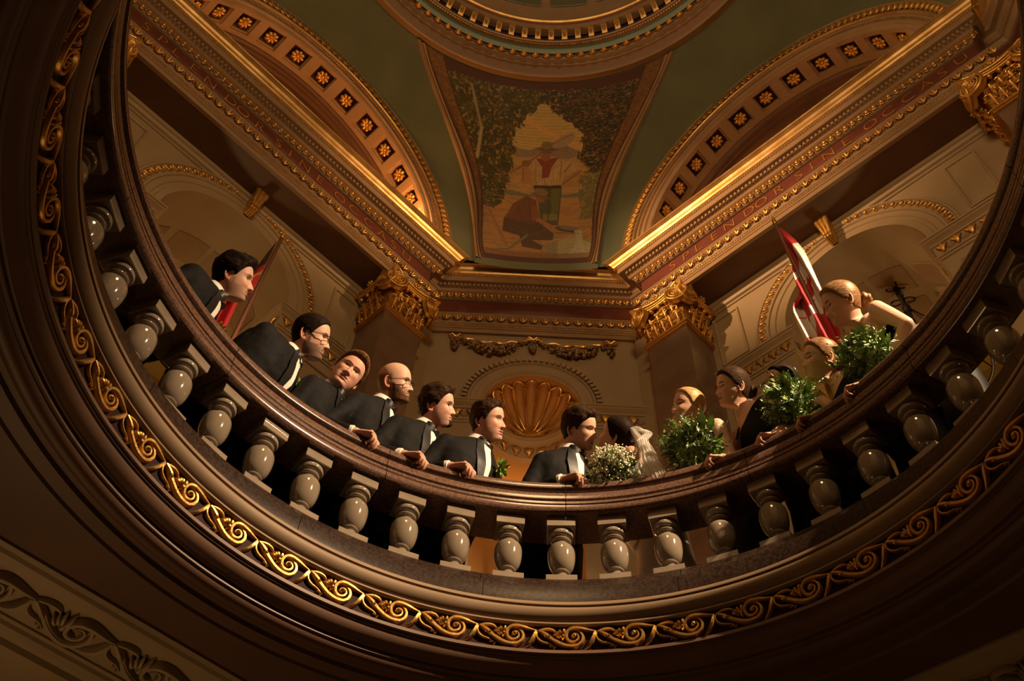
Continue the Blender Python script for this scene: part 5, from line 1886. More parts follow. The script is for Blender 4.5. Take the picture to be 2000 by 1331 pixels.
    if sp.get('glasses'):
        gl = MB()
        for s in (-1, 1):
            w_, h_ = 2.55, sp['glasses']
            q = np.linspace(0, 2 * PI, 25)
            sq = np.stack([s * 3.3 + w_ * np.sign(np.cos(q)) * np.abs(np.cos(q)) ** 0.55, 10.6 - 0.12 * np.abs(np.cos(q)), -0.5 + h_ * np.sign(np.sin(q)) * np.abs(np.sin(q)) ** 0.55], -1)
            rr_ = np.where(np.sin(q) > 0.2, 0.22, 0.12)
            gl.tube(sq, rr_, 6)
            gl.tube([(s * 5.9, 10.4, 0.3), (s * 7.5, 7.5, 0.45), (s * 8.1, 2.0, 0.3), (s * 7.9, -1.0, 0.3), (s * 7.6, -2.6, -0.8)], 0.2, 6)
        gl.tube([(-0.8, 10.7, 0.0), (0, 11.1, 0.3), (0.8, 10.7, 0.0)], 0.16, 6)
        gl.xf(np.eye(3) * hs).xf(Fh, H).obj('spectacles', 'frame', root, 60, 1.0)
    # ---- clothes
    pel = np.array(sp['pelvis'])
    if not woman:
        jk = MB()
        rj = torso_rings(T, 0.004, zmax=0.012)
        # bend the lower rings towards the pelvis so that the figure leans from the hips
        rw_ = []
        for r_ in rj:
            q = sstep(np.array([(-r_[0, 2] - 0.22) / 0.45]))[0]
            w_ = r_ @ Ft.T + N
            c0 = w_.mean(0)
            goal = pel + np.array([0, 0, 0.02])
            c1 = c0 * (1 - q) + goal * q
            rw_.append(w_ - c0 + c1)
        jk.loft(rw_)
        for s in (-1, 1):
            a0, e0, w0, hd, bk, cu = arms[s]
            limb(jk, a0 - Ft[:, 2] * 0.012, e0, 0.060 * bs, 0.053, 14)
            wf = w0 - hd * 0.042
            limb(jk, e0, wf, 0.053, 0.042, 14)
        jk = remesh(jk, 0.0105, 5)
        V = jk.verts()
        Nv = normals(V, jk.f)
        wr_ = vnoise(V * np.array([1, 1, 0.6]), 11.0, sp.get('seed', 1)) * 0.0065 + vnoise(V, 28.0, sp.get('seed', 1)) * 0.0025
        jk.v = [V + Nv * wr_[:, None]]
        jo = jk.obj('jacket', 'tux', root, 70, 1.0)
        # shirt cuffs
        for s in (-1, 1):
            a0, e0, w0, hd, bk, cu = arms[s]
            cf = MB()
            ax_ = unit(w0 - e0)
            cf.tube([w0 - hd * 0.05, w0 - hd * 0.03, w0 - hd * 0.014], [0.036, 0.037, 0.037], 16)
            cf.obj('shirt_cuff', 'shirt', root, 40, 1.0)
        # collar
        co = MB()
        a_ = np.linspace(-PI * 0.86, PI * 0.86, 27)          # open at the throat (front = a 180)
        Gc = []
        for z0, r0, dy in ((-0.005, 0.070, 0.0), (0.026, 0.066, 0.004), (0.048, 0.064, 0.006), (0.050, 0.067, 0.006), (0.020, 0.073, 0.006)):
            zt = z0 - 0.018 * (1 - np.cos(a_)) * 0.5
            Gc.append(np.stack([r0 * np.sin(a_), dy - r0 * 1.02 * np.cos(a_), zt + 0.012], -1))
        co.grid(np.array(Gc))
        co.v = [v @ Ft.T + N for v in co.v]
        co.obj('shirt_collar', 'shirt', root, 60, 1.0)
        # shirt front
        sf = MB()
        zz = np.linspace(0.02, -0.36, 14)
        Gs = []
        for z_ in zz:
            w_ = np.interp(-z_, [-0.02, 0.03, 0.15, 0.36], [0.026, 0.032, 0.024, 0.008]) * ts
            xs = np.linspace(-w_, w_, 9)
            Gs.append([(x_, front_y(T, x_, z_ * ts) + 0.016, z_ * ts) for x_ in xs])
        sf.grid(np.array(Gs))
        sf.v = [v @ Ft.T + N for v in sf.v]
        sf.obj('shirt_front', 'shirt', root, 60, 1.0)
        # lapels
        for s in (-1, 1):
            lp = MB()
            Gs = []
            for z_ in np.linspace(0.035, -0.37, 16):
                xi = np.interp(-z_, [-0.035, 0.03, 0.15, 0.37], [0.030, 0.029, 0.021, 0.005]) * ts
                xo = xi + np.interp(-z_, [-0.035, 0.02, 0.10, 0.16, 0.37], [0.018, 0.040, 0.062, 0.056, 0.006]) * ts
                Gs.append([(s * x_, front_y(T, x_, z_ * ts) + 0.021 - 0.002 * j, z_ * ts) for j, x_ in enumerate(np.linspace(xi, xo, 4))])
            lp.grid(np.array(Gs))
            lp.v = [v @ Ft.T + N for v in lp.v]
            lp.obj('lapel', 'satin', root, 60, 1.0)
        # bow tie
        bt = MB()
        for s in (-1, 1):
            bt.loft([[(s * 0.004, y0 + 0.092, -0.002 + z0 * 0.4) for y0, z0 in ((0.008, 0.02), (-0.008, 0.02), (-0.008, -0.02), (0.008, -0.02))],
                     [(s * 0.028, y0 + 0.088, -0.002 + z0 * 0.95) for y0, z0 in ((0.010, 0.024), (-0.008, 0.024), (-0.008, -0.024), (0.010, -0.024))],
                     [(s * 0.052, y0 + 0.076, -0.002 + z0 * 1.05) for y0, z0 in ((0.008, 0.026), (-0.006, 0.026), (-0.006, -0.026), (0.008, -0.026))]])
        bt.ball((0, 0.094, -0.002), (0.010, 0.010, 0.012), 8, 6)
        bt.v = [v @ Ft.T + N for v in bt.v]
        bt.obj('bow_tie', 'satin', root, 60, 1.0)
        # boutonniere on the left lapel
        bn = MB()
        rg = random.Random(sp.get('seed', 1))
        c = np.array([-0.075 * ts, front_y(T, 0.075 * ts, -0.12) + 0.04, -0.12])
        for i in range(26):
            d_ = unit([rg.uniform(-1, 1), rg.uniform(0.0, 1.0), rg.uniform(-1.2, 1.0)])
            leaf_blade(bn, c + d_ * 0.008, d_, np.array([rg.uniform(-1, 1), 1, rg.uniform(-1, 1)]), rg.uniform(0.04, 0.065), rg.uniform(0.009, 0.015))
        bn.v = [v @ Ft.T + N for v in bn.v]
        bn.obj('boutonniere', 'leaf', root, 60, 1.0)['kind'] = 'stuff'
        # trousers and shoes
        side = sp['side']
        back = sp['back']
        tr_ = MB()
        for s in (-1, 1):
            hip = pel + side * s * 0.095
            kn = hip + np.array([0, 0, -0.40]) + back * -0.03
            an = np.array([hip[0], hip[1], 0.11]) + back * 0.03
            limb(tr_, hip, kn, 0.105, 0.080)
            limb(tr_, kn, an, 0.080, 0.068)
        tr_.ball(pel, (0.19, 0.19, 0.14), 16, 10)
        remesh(tr_, 0.02, 3).obj('trousers', 'tux', root, 70, 1.0)
        for s in (-1, 1):
            hip = pel + side * s * 0.095
            sh_ = MB()
            b0 = np.array([hip[0], hip[1], 0.02]) + back * 0.03
            for q, w_, h_ in ((-0.09, 0.03, 0.05), (-0.06, 0.042, 0.085), (0.02, 0.042, 0.08), (0.10, 0.05, 0.05), (0.17, 0.045, 0.04), (0.20, 0.02, 0.02)):
                pass
            rings = []
            for q, w_, h_ in ((-0.09, 0.03, 0.05), (-0.06, 0.042, 0.085), (0.02, 0.042, 0.08), (0.10, 0.05, 0.05), (0.17, 0.045, 0.04), (0.20, 0.02, 0.02)):
                aa = np.arange(10) * 2 * PI / 10
                rings.append([b0 - back * q + side * (w_ * math.cos(t)) + np.array([0, 0, max(0.0, h_ * (0.5 + 0.5 * math.sin(t)))]) for t in aa])
            sh_.loft(rings)
            sh_.obj('shoe', 'shoe', root, 60, 1.0)
    else:
        dr_ = MB()
        ztop = sp.get('ztop', -0.10)
        rj = torso_rings(T, 0.006, zmax=ztop + 0.001)
        # exact neckline ring
        a_ = np.arange(32) * 2 * PI / 32
        wz = np.interp(-ztop, -T[:, 0], T[:, 1])
        dz = np.interp(-ztop, -T[:, 0], T[:, 2])
        yz = np.interp(-ztop, -T[:, 0], T[:, 3])
        topr = np.stack([(wz + 0.006) * np.sign(np.sin(a_)) * np.abs(np.sin(a_)) ** 0.85, yz + (dz + 0.006) * np.sign(np.cos(a_)) * np.abs(np.cos(a_)) ** 0.85, ztop + 0.012 * np.abs(np.sin(a_)) + 0.014 * np.cos(a_) + sp.get('slant', 0.0) * np.sin(a_)], -1)
        rings = [topr] + rj
        rw_ = []
        for i, r_ in enumerate(rings):
            q = sstep(np.array([(-r_[:, 2].mean() - 0.20) / 0.45]))[0]
            w_ = r_ @ Ft.T + N
            c0 = w_.mean(0)
            c1 = c0 * (1 - q) + (pel + np.array([0, 0, 0.02])) * q
            rw_.append(w_ - c0 + c1)
        # skirt
        last = rw_[-1]
        c0 = last.mean(0)
        for q, zz_ in ((1.06, 0.66), (1.2, 0.45), (1.35, 0.2), (1.42, 0.025)):
            fl_ = 1 + (0.05 if q > 1.1 else 0) * np.cos(a_ * 7)
            sk = (last - c0) * (q * (1.0 + sp.get('skirt', 0.0) * (q - 1)))
            sk = sk * fl_[:, None]
            sk[:, 2] = zz_
            cc = c0.copy()
            sk[:, :2] += cc[:2]
            rw_.append(sk)
        dr_.loft(rw_, cap=False)
        dr_.obj('dress', sp.get('dress', 'blackdress'), root, 60, 1.0)
        if sp.get('strap'):
            s = sp['strap']
            stp = MB()
            Gs = []
            for q in np.linspace(0, 1, 14):
                # over the shoulder from front to back
                an = PI * q
                zc = ztop + 0.005 + (0.118 + ztop * 0.55) * 0 + math.sin(an) * (-ztop * 0.78)
                yy = front_y(T, 0.08, ztop) * math.cos(an) * 1.02 - 0.004
                for_ = []
                for j in range(5):
                    xx = s * (0.035 + j * 0.022 + 0.02 * math.sin(an))
                    drop = 0.018 * (j - 1.5) ** 2 / 6 + 0.012 * j * math.sin(an)
                    for_.append((xx, yy, zc - drop + 0.006))
                Gs.append(for_)
            stp.grid(np.array(Gs))
            stp.v = [v @ Ft.T + N for v in stp.v]
            stp.obj('shoulder_strap', sp.get('dress', 'blackdress'), root, 60, 1.0)
        if sp.get('earring'):
            for s in (-1, 1):
                er = MB()
                er.ball((s * 7.9, -0.9, -5.3), (0.35, 0.35, 0.5), 6, 5)
                er.tube([(s * 7.9, -0.9, -5.3), (s * 7.9, -0.9, -6.9)], [0.3, 0.35], 6)
                er.xf(np.eye(3) * hs).xf(Fh, H).obj('earring', 'jewel', root, 60, 1.0)
    return root, dict(H=H, Fh=Fh, N=N, Ft=Ft, arms=arms, T=T)


SKIN_M = mat('skin', (0.55, 0.34, 0.25), 0.52, attr='tone', bump=0.04, bscale=300, spec=0.28, sss=0.10)

# ------------------------------------------------------------------ the bridal party
def cyl(phi, r, z):
    return np.array([r * math.cos(phi), r * math.sin(phi), z])


COUPLE = (px_at(1130, 838, 1.88) + px_at(1208, 850, 1.88)) / 2
FAIR = (0.56, 0.335, 0.235)
RUDDY = (0.56, 0.31, 0.225)
TANNED = (0.46, 0.255, 0.165)
BROWNH = dict(col=(0.045, 0.024, 0.012), streak=(0.018, 0.010, 0.006))
DARKH = dict(col=(0.022, 0.013, 0.009), streak=(0.009, 0.006, 0.005))
LIGHTH = dict(col=(0.15, 0.075, 0.03), streak=(0.06, 0.028, 0.012))
BLONDH = dict(col=(0.50, 0.31, 0.13), streak=(0.26, 0.14, 0.05))
MIDH = dict(col=(0.24, 0.125, 0.055), streak=(0.10, 0.05, 0.022))
WHL = ([-11, -6.5, -2.5, -1.6, 0.2, 1.4, 2.4, 3.6, 5.6, 7.2, 8.6], [-8.6, -8.2, -6.8, -4.0, -1.2, -0.8, 0.5, 2.8, 5.4, 6.9, 7.3])


def figure(label, hp, r, woman=False, look=None, lt=(0, 0, 0), lean=(0.28, 0.65), face_dir=(0.75, 0.65), wrist=None, hdir=None, curl=0.9, seed=1, roll=0.0, tin=0.92, pr=2.12, wr_r=1.80, elb=None, **kw):
    H = px_at(hp[0], hp[1], r)
    phi = math.atan2(H[1], H[0])
    e_r = np.array([math.cos(phi), math.sin(phi), 0])
    e_in = -e_r
    e_t = np.array([math.sin(phi), -math.cos(phi), 0])
    dsg = -1 if woman else 1                       # women look to the left of the picture
    z = np.array([0, 0, 1.0])
    if look is None:
        look = unit(COUPLE - H) + e_t * lt[0] + e_in * lt[1] + z * lt[2]
    look = unit(look)
    hup = z + e_t * roll + e_in * tin
    tup = z + e_t * dsg * lean[0] + e_in * lean[1]
    tface = e_t * dsg * face_dir[0] + e_in * face_dir[1]
    near, far = ('rhand', 'lhand') if not woman else ('lhand', 'rhand')
    sp = dict(head=H, look=look, hup=hup, tup=tup, tface=tface, woman=woman, seed=seed, **kw)
    Nn_ = H - unit(tup) * 0.17
    if wrist is not None:
        wp = px_at(wrist[0], wrist[1], wr_r)
        hd = hdir if hdir is not None else unit(e_t * dsg * 0.8 + e_in * 0.45 - z * 0.18)
        sp[near] = (wp, hd, z * 0.9 + e_in * 0.45, curl)
    else:
        wp = Nn_ + e_t * dsg * 0.02
        ph = math.atan2(wp[1], wp[0])
        sp[near] = (cyl(ph, 1.93, 0.985), unit(e_t * dsg * 0.9 + e_in * 0.2), z, curl)
    sp[near + '_elbow'] = (-e_t * dsg * 0.75 + e_r * 0.35 - z * 0.75) if elb is None else (e_t * dsg * elb[0] + e_in * elb[1] + z * elb[2])
    if far not in sp:
        wp = Nn_ + e_t * dsg * 0.22
        ph = math.atan2(wp[1], wp[0])
        sp[far] = (cyl(ph, 2.0, 0.99), unit(e_t * dsg * 0.4 + e_in * 0.8), z, 0.4)
    sp[far + '_elbow'] = e_r * 0.8 - z * 0.6 + e_t * dsg * 0.2
    pc = Nn_ - e_t * dsg * 0.14
    pp = math.atan2(pc[1], pc[0])
    sp['pelvis'] = cyl(pp, pr + 0.12, 0.88)
    er2 = np.array([math.cos(pp), math.sin(pp), 0])
    sp['back'] = er2
    sp['side'] = np.array([math.sin(pp), -math.cos(pp), 0])
    return person('person', label, sp)


MEN = 'groomsmen in black tuxedos along the handrail'
WOM = 'bridesmaids in black dresses along the handrail'
figure('man in tuxedo with dark brown hair leaning in, leftmost of the row', (455, 542), 1.90, lt=(0.0, 0.22, 0.0), lean=(0.35, 0.35), face_dir=(0.6, 0.8), skin=FAIR, seed=1, group=MEN,
       face=dict(smile=0.9, teeth=True, nose=1.1, stubble=0.35), hair=dict(DARKH, thick=1.9, front=0.6, mess=0.5), browc=(0.03, 0.018, 0.012))
figure('heavy-set man in tuxedo with thin-rimmed glasses and short dark beard', (606, 657), 1.90, lt=(0.0, 0.18, -0.08), lean=(0.45, 0.35), face_dir=(0.70, 0.7), skin=FAIR, seed=2, group=MEN, build=1.16, ts=1.08, hs=0.0106,
       face=dict(smile=0.7, teeth=True, fat=0.7, stubble=0.75, wide=1.04), hair=dict(DARKH, thick=0.7, front=0.0, mess=0.2), glasses=1.35, browc=(0.04, 0.022, 0.014))
H3 = px_at(680, 728, 1.92)
figure('man in tuxedo with swept light brown hair looking down at the camera', (680, 728), 1.92, look=np.array(CAMP) - H3 + np.array([0.55, -0.1, 2.3]), roll=0.35, lean=(0.22, 0.3), face_dir=(0.75, 0.6), skin=RUDDY, seed=3, group=MEN, hs=0.0102,
       face=dict(fat=0.35, wide=1.05, lash=0.5), hair=dict(LIGHTH, thick=1.25, front=1.0, mess=0.3, nscale=0.25), browc=(0.12, 0.06, 0.03))
figure('bald man in tuxedo with full brown beard and black rectangular glasses', (770, 748), 1.90, lt=(0.0, 0.28, 0.0), lean=(0.20, 0.35), face_dir=(0.66, 0.75), wrist=(695, 846), skin=FAIR, seed=4, group=MEN,
       face=dict(smile=0.8, teeth=True, wide=1.02, stubble=0.85, fringe=True), beard=dict(len=0.45, col=(0.13, 0.07, 0.035), streak=(0.05, 0.026, 0.014)), glasses=1.25, browc=(0.07, 0.04, 0.022))
figure('man in tuxedo with spiky dark brown hair and a goatee', (853, 793), 1.90, lt=(0.0, 0.15, -0.04), lean=(0.28, 0.35), face_dir=(0.66, 0.75), wrist=(790, 890), skin=RUDDY, seed=5, group=MEN, build=1.05,
       face=dict(smile=0.6, teeth=True, fat=0.3, stubble=0.3), hair=dict(BROWNH, thick=1.5, front=0.5, mess=0.7), beard=dict(len=0.7, side=2.4, col=(0.035, 0.02, 0.012), streak=(0.02, 0.012, 0.008)), browc=(0.04, 0.022, 0.014))
figure('stocky man in tuxedo with short brown hair and lowered eyes, beside the groom', (952, 822), 1.90, lt=(0.0, 0.30, -0.16), lean=(0.24, 0.35), face_dir=(0.64, 0.77), wrist=(882, 913), skin=RUDDY, seed=6, group=MEN, build=1.12, ts=1.05,
       face=dict(smile=0.4, fat=0.7, wide=1.06, eyes='closed', stubble=0.3), hair=dict(BROWNH, thick=1.1, front=0.5, mess=0.6), browc=(0.06, 0.032, 0.018))
_, GR = figure('groom in tuxedo with brown hair kissing the bride', (1131, 838), 1.88, lt=(0.0, 0.10, -0.06), lean=(0.2, 0.32), face_dir=(0.64, 0.77), wrist=(1103, 938), skin=FAIR, seed=7,
               face=dict(eyes='closed', nose=1.05, stubble=0.15), hair=dict(BROWNH, thick=1.6, front=0.4, mess=0.45), browc=(0.06, 0.03, 0.018))
_, BR = figure('bride with sleek black hair and white veil kissing the groom', (1205, 853), 1.88, woman=True, look=None, lt=(0.0, 0.0, 0.10), lean=(0.05, 0.15), face_dir=(0.85, 0.4), wrist=(1243, 948), wr_r=1.90, elb=(0.0, -1.0, -0.2), skin=TANNED, seed=8, hs=0.0094,
               face=dict(eyes='closed', jaw=0.92, neck=0.86, nose=0.8, brow=0.2, hairline=WHL), hair=dict(DARKH, thick=0.9, front=0.1, mess=0.08, bun=((0, -9.6, -1.0), 2.6), rough=0.3), ztop=-0.115, dress='whitedress', skirt=0.9, earring=True, browc=(0.03, 0.018, 0.012))
WF = dict(jaw=0.92, neck=0.84, nose=0.85, brow=0.2, hairline=WHL, lips=1.1)
figure('bridesmaid with sleek blonde hair and low bun, nearest the bride', (1345, 797), 1.92, woman=True, lt=(0.0, 0.75, 0.05), lean=(0.10, 0.35), face_dir=(0.6, 0.75), wrist=(1412, 895), elb=(-0.2, -1.0, -0.4), skin=FAIR, seed=9, hs=0.0095, group=WOM, ztop=-0.10,
       face=dict(WF, smile=0.6), hair=dict(BLONDH, thick=0.9, front=0.1, mess=0.06, bun=((0, -10.4, -3.4), 3.2), rough=0.3), browc=(0.16, 0.09, 0.045), earring=True)
figure('bridesmaid with brown chignon and one-shouldered black dress', (1432, 757), 1.90, woman=True, lt=(0.0, 0.50, -0.05), lean=(0.28, 0.37), face_dir=(0.55, 0.8), wrist=(1512, 850), skin=FAIR, seed=10, hs=0.0095, group=WOM, ztop=-0.10, slant=-0.05, strap=1,
       face=dict(WF, smile=0.5), hair=dict(BROWNH, thick=1.0, front=0.1, mess=0.10, bun=((0, -11.0, -2.8), 3.8), rough=0.3), browc=(0.06, 0.03, 0.018), earring=True)
figure('dark-haired bridesmaid half hidden behind a leafy bouquet', (1528, 752), 2.02, woman=True, lt=(0.0, 0.75, 0.0), lean=(0.15, 0.35), face_dir=(0.5, 0.8), wrist=(1590, 815), skin=TANNED, seed=11, hs=0.0095, group=WOM, ztop=-0.10,
       face=dict(WF), hair=dict(DARKH, thick=0.9, front=0.1, mess=0.06, bun=((0, -10.4, -3.4), 3.0), rough=0.3), browc=(0.03, 0.018, 0.012), earring=True)
figure('bridesmaid in shade with light brown hair, smiling under the tallest bridesmaid', (1605, 703), 1.94, woman=True, lt=(0.0, 0.65, -0.05), lean=(0.30, 0.35), face_dir=(0.55, 0.8), wrist=(1683, 752), skin=FAIR, seed=12, hs=0.0098, group=WOM, ztop=-0.08, strap=1,
       face=dict(WF, smile=0.7, teeth=True), hair=dict(MIDH, thick=0.9, front=0.1, mess=0.06, bun=((0, -10.4, -3.4), 3.4), rough=0.3), browc=(0.10, 0.055, 0.03))
figure('rightmost bridesmaid with light brown bun and bare shoulders leaning far forward', (1645, 592), 1.92, woman=True, lt=(0.0, 0.30, -0.10), lean=(0.38, 0.42), nklen=20.0, face_dir=(0.8, 0.5), wrist=(1738, 722), wr_r=1.95, elb=(-0.9, 0.1, -0.2), skin=FAIR, seed=13, hs=0.0102, ts=1.05, group=WOM, ztop=-0.19,
       face=dict(WF, smile=0.7, teeth=True), hair=dict(MIDH, thick=1.0, front=0.1, mess=0.06, bun=((0, -11.8, -2.6), 4.0), rough=0.28), browc=(0.10, 0.055, 0.03), earring=True)

# bride's veil: gathered at the back of the head, falling to the handrail
vl = MB()
Fh, H = BR['Fh'], BR['H']
ph_ = math.atan2(H[1], H[0])
e_r_ = np.array([math.cos(ph_), math.sin(ph_), 0])
e_t_ = np.array([math.sin(ph_), -math.cos(ph_), 0])
zz_ = np.array([0, 0, 1.0])
A0 = H + Fh @ np.array([-2.0, -8.6, 4.6]) * 0.0094
for lay, (w0, w1, puff, ln, bow) in enumerate(((0.012, 0.050, 0.035, 0.46, 0.10), (0.010, 0.034, 0.022, 0.44, 0.13), (0.020, 0.030, 0.085, 0.20, 0.02))):
    G = []
    for i in range(34):
        q = i / 33.0
        c_ = A0 + e_t_ * (puff * math.sin(min(1.0, q * 1.4) * PI * 0.8) + bow * q ** 1.3) - zz_ * ln * q ** 1.25 - e_r_ * (0.03 + 0.05 * q) + zz_ * 0.02 * math.sin(min(1, q * 5) * PI)
        row = []
        for j in range(25):
            s = -1 + 2 * j / 24.0
            wd = w0 + (w1 - w0) * min(1, q * 1.5)
            fold = 0.006 * math.sin(s * 16 + lay * 2 + q * 2.5) * min(1, q * 3)
            row.append(c_ + e_t_ * s * wd - e_r_ * (fold - 0.012 * s * s))
        G.append(row)
    vl.grid(np.array(G))
vo = link(bpy.data.objects.new('veil', vl.mesh('veil', M['veil'], 80, 1.0)), _)
cmb = MB().tube([(s_ * 2.4, -9.2 - 0.3 * s_ * s_, 4.8) for s_ in np.linspace(-1, 1, 9)], 0.35, 6)
cmb.xf(np.eye(3) * 0.0094).xf(Fh, H).obj('hair_comb', 'jewel', _, 60, 1.0)


# ------------------------------------------------------------------ bouquets
def bouquet(label, pxy, r, size, seed, white=False):
    c = px_at(pxy[0], pxy[1], r)
    rg = random.Random(seed)
    root = empty('bouquet', tuple(c))
    tag(root, label, 'bouquet', None if white else 'leafy bouquets of the bridesmaids')
    core = MB().ball((0, 0, 0), np.array(size) * 0.62, 16, 10)
    core.obj('greenery_core', 'leafdark', root, 60, 1.0)
    e_r = unit([c[0], c[1], 0])
    mbs = {'leaf': MB(), 'leafdark': MB()}
    n = 420 if not white else 120
    for i in range(n):
        d = unit([rg.gauss(0, 1), rg.gauss(0, 1), rg.gauss(0, 1)])
        p = d * np.array(size) * rg.uniform(0.55, 0.92)
        dd = unit(d + np.array([rg.gauss(0, 0.5), rg.gauss(0, 0.5), rg.gauss(0, 0.5) + 0.25]))
        k = 'leaf' if rg.random() < 0.6 else 'leafdark'
        if rg.random() < 0.45 and not white:
            # sprig of small leaves
            L = rg.uniform(0.05, 0.10)
            for q in range(9):
                pq = p + dd * L * q / 8
                sd = unit(np.cross(dd, [rg.gauss(0, 1), rg.gauss(0, 1), rg.gauss(0, 1)]))
                leaf_blade(mbs[k], pq, unit(dd * 0.8 + sd), dd, 0.022, 0.0035)
        else:
            leaf_blade(mbs[k], p, dd, np.array([rg.gauss(0, 1), rg.gauss(0, 1), rg.gauss(0, 1)]), rg.uniform(0.03, 0.06), rg.uniform(0.007, 0.014))
    if not white:
        for i in range(7):
            d = unit([rg.gauss(0, 1), rg.gauss(0, 1), rg.gauss(0, 1)])
            d = unit(d - e_r * 0.6)
            leaf_blade(mbs['leaf'], d * np.array(size) * 0.75, unit(d + np.array([0, 0, 0.4])), e_r, 0.09, 0.03)
    for k, m_ in mbs.items():
        m_.obj('foliage', k, root, 60, 1.0)['kind'] = 'stuff'
    if white:
        bd = MB()
        for i in range(85):
            d = unit([rg.gauss(0, 1), rg.gauss(0, 1), rg.gauss(0, 1)])
            d = unit(d - e_r * 0.35)
            cc = d * np.array(size) * rg.uniform(0.85, 1.0)
            for j in range(rg.randint(7, 14)):
                bd.ball(cc + np.array([rg.gauss(0, 0.012), rg.gauss(0, 0.012), rg.gauss(0, 0.014)]), rg.uniform(0.0035, 0.0062), 6, 4)
        bd.obj('blossoms', 'bud', root, 60, 1.0)['kind'] = 'stuff'
        for i in range(5):
            d = unit([rg.gauss(0, 1), rg.gauss(0, 1), rg.gauss(0, 1)])
            d = unit(d - e_r * 1.0)
            cc = d * np.array(size) * 0.9
            fl_ = MB()
            for j in range(9):
                a_ = j * 2.4
                dv = unit(d + 0.7 * unit(np.cross(d, [0.3, 0.2, 1])) * math.cos(a_) + 0.7 * unit(np.cross(np.cross(d, [0.3, 0.2, 1]), d)) * math.sin(a_))
                leaf_blade(fl_, cc, dv, d, 0.028, 0.012, -0.3)
            fl_.obj('flower', 'bud', root, 60, 1.0)
    st = MB()
    for i in range(7):
        st.tube([(rg.gauss(0, 0.01), rg.gauss(0, 0.01), 0), (rg.gauss(0, 0.012), rg.gauss(0, 0.012), -size[2] * 1.25)], 0.004, 5)
    st.obj('stems', 'leaf', root, 60, 1.0)
    return root


bouquet('white and green bouquet of small cream blossoms resting on the handrail by the bride', (1197, 917), 1.80, (0.128, 0.128, 0.098), 21, True)
bouquet('broad green leaf bouquet held by the blonde bridesmaid', (1350, 872), 1.83, (0.17, 0.17, 0.105), 22)
bouquet('green sprig bouquet hiding the face of the dark-haired bridesmaid', (1545, 790), 1.84, (0.125, 0.125, 0.135), 23)
bouquet('dark green bouquet under the bare shoulder of the rightmost bridesmaid', (1690, 697), 1.84, (0.115, 0.115, 0.105), 24)

# ------------------------------------------------------------------ flags, lamps
def flag(label, tip, base, kind, seed):
    tip, base = np.array(tip) * K, np.array(base) * K
    root = empty('flag', tuple(base))
    tag(root, label, 'flag')
    ax = unit(tip - base)
    L = np.linalg.norm(tip - base)
    pl = MB().tube([(0, 0, 0), tuple(ax * (L - 0.1))], [0.017, 0.013], 10)
    pl.obj('pole', 'wood', root, 60, 1.0)
    sp_ = MB().revolve([(0.0, 0.0), (0.012, 0.0), (0.018, 0.015), (0.010, 0.03), (0.016, 0.045), (0.012, 0.075), (0.0, 0.12)], 10)
    sp_.v = [v + ax * (L - 0.1) for v in sp_.v]
    sp_.obj('finial', 'gold', root, 60, 1.0)
    MB().revolve([(0.0, 0.05), (0.03, 0.05), (0.06, 0.03), (0.14, 0.012), (0.15, 0.0), (0.0, 0.0)], 20).obj('pole_foot', 'gold', root, 60, 1.0)
    phi = math.atan2(base[1], base[0])
    e_r = np.array([math.cos(phi), math.sin(phi), 0])
    e_t = np.array([math.sin(phi), -math.cos(phi), 0])
    nu, nv = 40, 64
    P = np.zeros((nv, nu, 3))
    V_, U_ = np.meshgrid(np.linspace(0, 1, nv), np.linspace(0, 1, nu), indexing='ij')
    sgn = 1 if kind == 'maple' else -1
    for i in range(nv):
        for j in range(nu):
            v, u = V_[i, j], U_[i, j]
            top = L - 0.16 - 0.80 * u * (1 - 0.55 * min(1, v * 1.4))
            fold = math.sin(u * 15 + seed + v * 2.0) * 0.035 * min(1, v * 4) + math.sin(u * 31 + v * 5) * 0.012 * min(1, v * 3)
            out = 0.02 + (0.05 + 0.17 * u) * math.sin(min(1, v * 1.3) * PI / 2) if kind != 'maple' else (0.10 - 0.24 * u) * math.sin(min(1, v * 2.0 + 0.1) * PI / 2)
            P[i, j] = ax * (top - 1.25 * v ** 1.15) + e_t * sgn * out + (e_r * fold)
    me = MB().grid(P).mesh('cloth', ['flagred', 'flagwhite', 'flagdark'] if kind == 'maple' else ['flagred', 'flaggold', 'flagdark'], 80, 1.0)
    leaf = [(0, 0.50), (0.10, 0.30), (0.22, 0.36), (0.18, 0.10), (0.30, 0.20), (0.34, 0.12), (0.48, 0.15), (0.42, 0.02), (0.48, -0.04), (0.22, -0.24), (0.25, -0.33), (0.03, -0.29), (0.04, -0.50), (-0.04, -0.50), (-0.03, -0.29), (-0.25, -0.33), (-0.22, -0.24), (-0.48, -0.04), (-0.42, 0.02), (-0.48, 0.15), (-0.34, 0.12), (-0.30, 0.20), (-0.18, 0.10), (-0.22, 0.36), (-0.10, 0.30)]

    def inside(x, y):
        c = False
        for i in range(len(leaf)):
            (x0, y0), (x1, y1) = leaf[i], leaf[(i + 1) % len(leaf)]
            if (y0 > y) != (y1 > y) and x < (x1 - x0) * (y - y0) / (y1 - y0) + x0:
                c = not c
        return c
    for pi_, pol in enumerate(me.polygons):
        i, j = divmod(pi_, nu - 1)
        v, u = (i + 0.5) / (nv - 1), (j + 0.5) / (nu - 1)
        if kind == 'maple':
            if 0.25 < v < 0.75:
                pol.material_index = 0 if inside((v - 0.5) / 0.36, (0.5 - u) / 0.75) else 1
        else:
            pol.material_index = 2 if (u < 0.42 and v < 0.42) or u > 0.86 else (1 if abs(u - 0.55 - 0.2 * v) < 0.03 or abs(v - 0.62) < 0.02 else 0)
    link(bpy.data.objects.new('cloth', me), root)
    return root


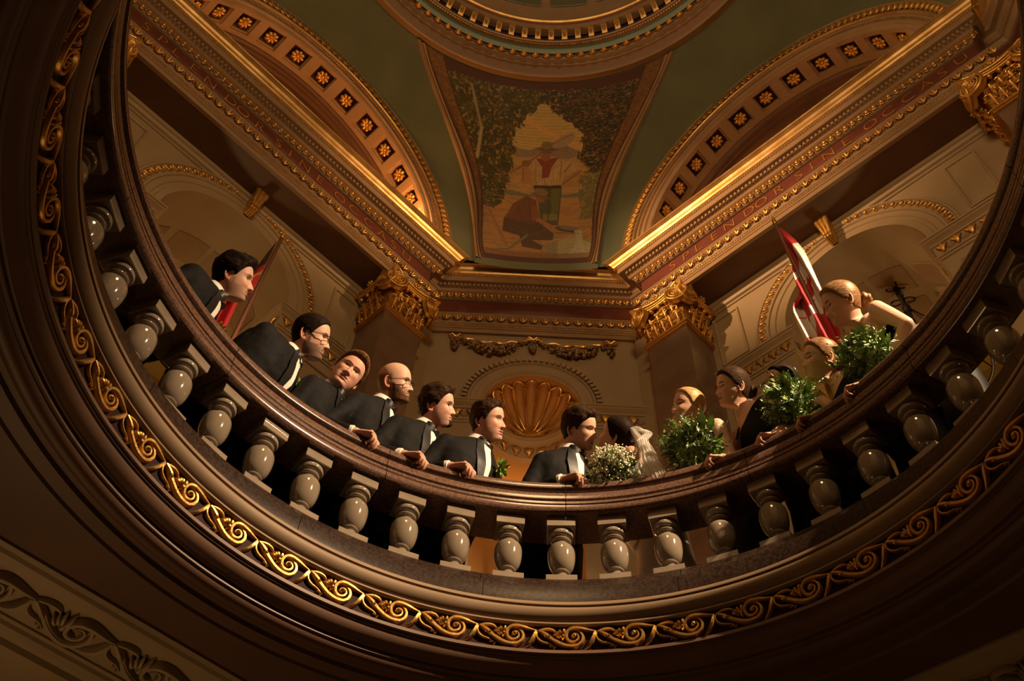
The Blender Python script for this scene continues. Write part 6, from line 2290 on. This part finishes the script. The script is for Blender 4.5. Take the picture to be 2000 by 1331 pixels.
M['flaggold'] = mat('flag_gold', (0.40, 0.22, 0.05), 0.7)
flag('red ensign flag hanging from a dark pole behind the leftmost man', (-0.06, 3.34, 4.4), (-0.10, 3.42, 0.02), 'ensign', 1.0)
flag('red and white maple leaf flag hanging from its pole behind the rightmost bridesmaid', (2.80, -0.07, 4.4), (3.12, -0.16, 0.02), 'maple', 2.4)

# wrought iron chandelier in the right-hand passage
ch = empty('chandelier', (6.0 * K, -0.22 * K, 6.92 * K))
tag(ch, 'black wrought iron chandelier hanging in the archway on the right', 'chandelier')
MB().ball((0, 0, 0), (0.085, 0.085, 0.08), 14, 9).obj('canopy', 'iron', ch, 60, 1.0)
MB().tube([(0, 0, -0.05), (0, 0, -0.62)], [0.03, 0.018], 8).obj('stem', 'iron', ch, 60, 1.0)
for zz, rr_ in ((-0.10, 0.10), (-0.34, 0.12)):
    for k in range(4):
        a_ = k * PI / 2 + 0.4
        q = np.linspace(0, 1.7 * PI, 16)
        r0 = rr_ * 0.5 * (1 - 0.25 * q / (1.7 * PI))
        pts = np.stack([(rr_ * 0.5 + r0 * -np.cos(q)) * math.cos(a_), (rr_ * 0.5 + r0 * -np.cos(q)) * math.sin(a_), zz + r0 * np.sin(q) * 0.8], -1)
        MB().tube(pts, 0.009, 6).obj('scroll_arm', 'iron', ch, 60, 1.0)
MB().ball((0, 0, -0.46), (0.04, 0.04, 0.08), 10, 8).obj('knop', 'iron', ch, 60, 1.0)
for k in range(6):
    a_ = k * PI / 3
    c_, s_ = math.cos(a_), math.sin(a_)
    MB().tube([(0.03 * c_, 0.03 * s_, -0.5), (0.22 * c_, 0.22 * s_, -1.0), (0.42 * c_, 0.42 * s_, -1.5)], 0.007, 6).obj('chain', 'iron', ch, 60, 1.0)
    MB().ball((0.29 * c_, 0.29 * s_, -1.16), (0.022, 0.022, 0.05), 8, 6).obj('leaf_drop', 'iron', ch, 60, 1.0)
q = np.linspace(0, 2 * PI, 49)
MB().tube(np.stack([0.42 * np.cos(q), 0.42 * np.sin(q), np.full(49, -1.5)], -1), 0.014, 8).obj('ring', 'iron', ch, 60, 1.0)
